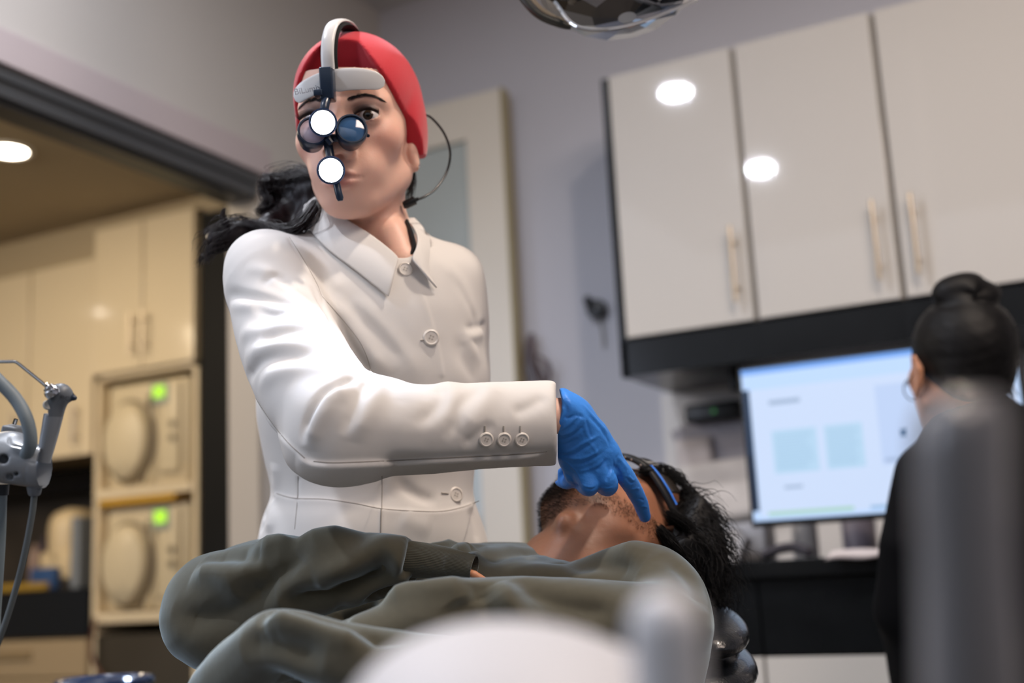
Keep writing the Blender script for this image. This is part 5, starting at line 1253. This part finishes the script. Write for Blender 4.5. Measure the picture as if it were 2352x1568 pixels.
m = MB(); m.tube([P(80, 1112, D), P(79, 1120, D), P(79, 1134, D), P(79, 1138, D)], [U(18), U(17), U(14), U(11)], 20); m.build('hose_fitting', gd2, hd, True)
m = MB(); m.tube([P(4, 1110, D+.02), P(2, 1135, D+.02)], U(17), 16); m.build('post_fitting', mat('navy_rubber', '1c222a', .5), hd, True)
m = MB(); m.tube(bez([P(2, 1130, D+.02), P(-2, 1250, D+.02), P(-14, 1450, D+.02), P(-20, 1700, D+.02)], 5), U(14), 16); m.build('post', gh, hd, True)
m = MB(); m.box(-np.array([U(17), U(18), .012]), np.array([U(17), U(18), .012]), .002, R=W@np.array([[.97, -.2, 0], [.2, .97, 0], [0, 0, 1]]), c=P(28, 994, D+.04)); m.build('latch_block', gd2, hd, True)
m = MB(); m.tube([P(33, 974, D+.04), P(37, 962, D+.04)], U(5), 10); m.build('latch_pin', chm, hd, True)
sy = empty('air_water_syringe', P(115, 1030, D), 'grey air-water syringe with a bent steel tip standing in the instrument holder', 'syringe')
m = MB(); m.tube([P(100, 1060, D), P(104, 1040, D), P(113, 1000, D), P(122, 958, D), P(123, 953, D)], [U(16), U(17), U(19.5), U(21.5), U(21.5)], 28); m.build('handle', gr, sy, True)
G = Field(cp(80, 860, D-.04), cp(200, 980, D+.04), .0014)
G.chain([cp(122, 956, D), cp(127, 930, D), cp(139, 904, D-.002)], [U(21.5), U(24), U(23)], 0); G.chain([cp(120, 900, D-.004), cp(145, 905, D)], [U(15), U(20)], U(8)); G.chain([cp(140, 904, D), cp(161, 911, D+.002)], [U(21), U(10)], U(8))
G.chain([cp(100, 935, D-.014), cp(112, 922, D-.028)], [U(14), U(16)], U(2), 's')
v, f = G.mesh(); v, f = subdiv(v, f, 1); h = hull('syringe_head', v, f, gd2, sy)
m = MB(); m.tube([P(110, 930, D-.006), P(113, 928, D-.009)], [U(12), U(11)], 20); m.build('thumb_button', mat('pale_button', 'b5b5b0', .35), h, True)
ta = nrm(P(38, 832, D-.01)-P(118, 896, D-.01)); m = MB(); m.lathe([(U(17), -.004), (U(18), -.001), (U(16), .002), (U(13), .003), (U(12), .0055), (U(7), .0065), (U(5), .009)], P(118, 898, D-.012), nrm(ta*.7+W@np.array([0, -.5, -.4])), 28); m.build('collet', chm, sy, True)
m = MB(); m.tube([P(118, 896, D-.016), P(80, 865, D-.013), P(44, 836, D-.01), P(38, 832, D-.01), P(31, 830, D-.01), P(-30, 831, D-.01)], U(3.8), 14); m.build('steel_tip', chm, sy, True)
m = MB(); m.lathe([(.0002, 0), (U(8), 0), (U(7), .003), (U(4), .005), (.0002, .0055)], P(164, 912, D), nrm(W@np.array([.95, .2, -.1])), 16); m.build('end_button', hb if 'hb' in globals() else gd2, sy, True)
text('lettering', 'DCI', P(150, 915, D-.0105), W@np.array([.95, .22, .25]), W@np.array([.15, -1, .1]), U(15), mat('dark_print', '3a3f46', .6), h, .0003)
m = MB(); m.tube(bez([P(-60, 820, D-.02), P(-10, 868, D-.02), P(35, 915, D-.022), P(62, 965, D-.026), P(70, 1015, D-.024), P(60, 1045, D-.014)], 7), U(15), 20)
tag(m.build('grey_hose', gh, None, True), 'thick grey hose curving down into the front of the instrument holder', 'hose')
m = MB(); m.tube(bez([P(79, 1136, D), P(72, 1190, D), P(52, 1290, D), P(22, 1400, D), P(-10, 1490, D), P(-40, 1570, D)], 6), U(6.5), 14, flat=1.2)
tag(m.build('thin_hose', mat('dark_hose', '4d5355', .5), None, True), 'thin dark grey hose hanging from the instrument holder', 'hose')
# round tray rim at the bottom left
t = empty('round_tray', P(170, 1640, .95), 'round white tray with a dark blue rim at the bottom left corner', 'tray')
c0 = P(165, 1600, .95); m = MB(); m.lathe([(.001, -.012), (.05, -.012), (.058, .004), (.055, .006), (.047, -.006), (.001, -.006)], c0+[0, 0, .0], (0, 0, 1), 48); m.build('dish', mat('white_enamel', 'c5cbd4', .15, coat=.5), t, True)
m = MB(); n_ = 48; m.tube([c0+np.array([.035+.034*math.cos(a), .034*math.sin(a), .011]) for a in np.linspace(0, 2*PI, n_)], .0045, 10, cap=False); m.build('rim', mat('navy_gloss', '1b2c4a', .15, coat=.5), t, True)
m = MB(); m.tube([c0+[0, 0, -.012], [c0[0], c0[1], .0]], .012, 16); m.build('stem', gr, t, True)

# ------------------------------------------------------------------ things close to the viewpoint
wp = mat('white_unit_plastic', 'b4b4b8', .6)
d = .43; t = empty('delivery_table', P(1120, 1700, d), 'large out-of-focus white rounded tray table close to the viewpoint', 'tray table')
G = Field((-.10, .09, .32), (.10, .20, .55), .003)
G.ell(cp(1130, 1660, d), (345*d/F, 205*d/F, .075), None); G.ell(cp(1300, 1690, d), (330*d/F, 175*d/F, .07), None, .02)
v, f = G.mesh(); hull('table_top', v, f, wp, t)
m = MB(); a = P(1160, 1700, d+.02); m.tube([a, [a[0], a[1], .03]], .02, 20); m.lathe([(.001, 0), (.16, 0), (.15, .03), (.02, .05)], [a[0], a[1], 0], (0, 0, 1), 32); m.build('pedestal', wp, t, True)
d = .37; m = MB(); a = P(1530, 1480, d)
G = Field(cp(1400, 1330, d-.03), cp(1680, 2000, d+.03), .0025)
G.chain([cp(1528, 1438, d), cp(1535, 1560, d), cp(1560, 1960, d)], [86*d/F, 84*d/F, 90*d/F], .0)
v, f = G.mesh(); o = hull('handpiece', v, f, mat('pale_grey_plastic', 'bfc0c4', .3, coat=.3)); tag(o, 'blurred pale grey handpiece end standing up before the white tray table', 'handpiece')
d = .35; G = Field(cp(2050, 820, d-.03), cp(2420, 2100, d+.03), .0025)
G.slab([(905, 2160, 2290, d, .008), (930, 2120, 2315, d, .014), (985, 2100, 2325, d, .017), (1100, 2100, 2325, d, .018), (1300, 2105, 2335, d, .018), (1568, 2110, 2350, d, .018), (2000, 2120, 2370, d, .018)], 0)
v, f = G.mesh(); o = hull('support_arm', v, f, mat('mid_grey_plastic', '707073', .3, coat=.3, metal=.2)); tag(o, 'tall blurred grey support arm rising at the near right side', 'support arm')

# ------------------------------------------------------------------ operating light over the patient
d = 1.55; t = empty('operating_light', P(1400, -60, d), 'mirrored dental operating light hanging at the top of the picture', 'operating light')
refl = mat('mirror_reflector', '9a9ca2', .10, metal=1.); cl = mat('clear_shield', 'cfd2d4', .08, coat=1., metal=.6)
o_ = P(1420, -75, d); axd = nrm(W@np.array([.12, .95, -.35]))
m = MB(); m.lathe([(.115, -.02), (.112, .01), (.10, .035), (.078, .058), (.045, .072), (.012, .078), (.001, .078)], o_, axd, 14, side=W[:, 0]); m.build('reflector', refl, t, False)
m = MB(); m.lathe([(.03, -.09), (.08, -.07), (.118, -.03), (.120, -.018), (.116, -.018)], o_, axd, 40); m.build('lamp_housing', gd2, t, True)
m = MB(); m.tube(bez([P(1170, -60, d-.02), P(1205, 0, d-.03), P(1245, 38, d-.035), P(1312, 63, d-.035)], 8), [.0055]*22+[.0052, .0045, .003], 14, flat=1.); m.build('handle', mat('olive_black_grip', '33342f', .35), t, True)
m = MB(); m.tube(bez([P(1186, -60, d-.02), P(1222, 0, d-.028), P(1256, 32, d-.03), P(1305, 55, d-.03)], 8), .004, 10); m.build('handle_rim', mat('tan_rim', 'a2917a', .4), t, True)
m = MB(); m.tube(bez([P(1600, 0, d), P(1540, 25, d-.02), P(1470, 52, d-.05), P(1390, 68, d-.07), P(1320, 58, d-.06), P(1275, 5, d-.03)], 6), .0028, 8); m.build('shield_edge', cl, t, True)
m = MB(); q = P(1420, -75, d); m.tube([q-axd*.09, q+[0.02, .02, .35], [q[0]+.02, q[1]+.02, 2.82]], .018, 16); m.build('ceiling_arm', wp, t, True)
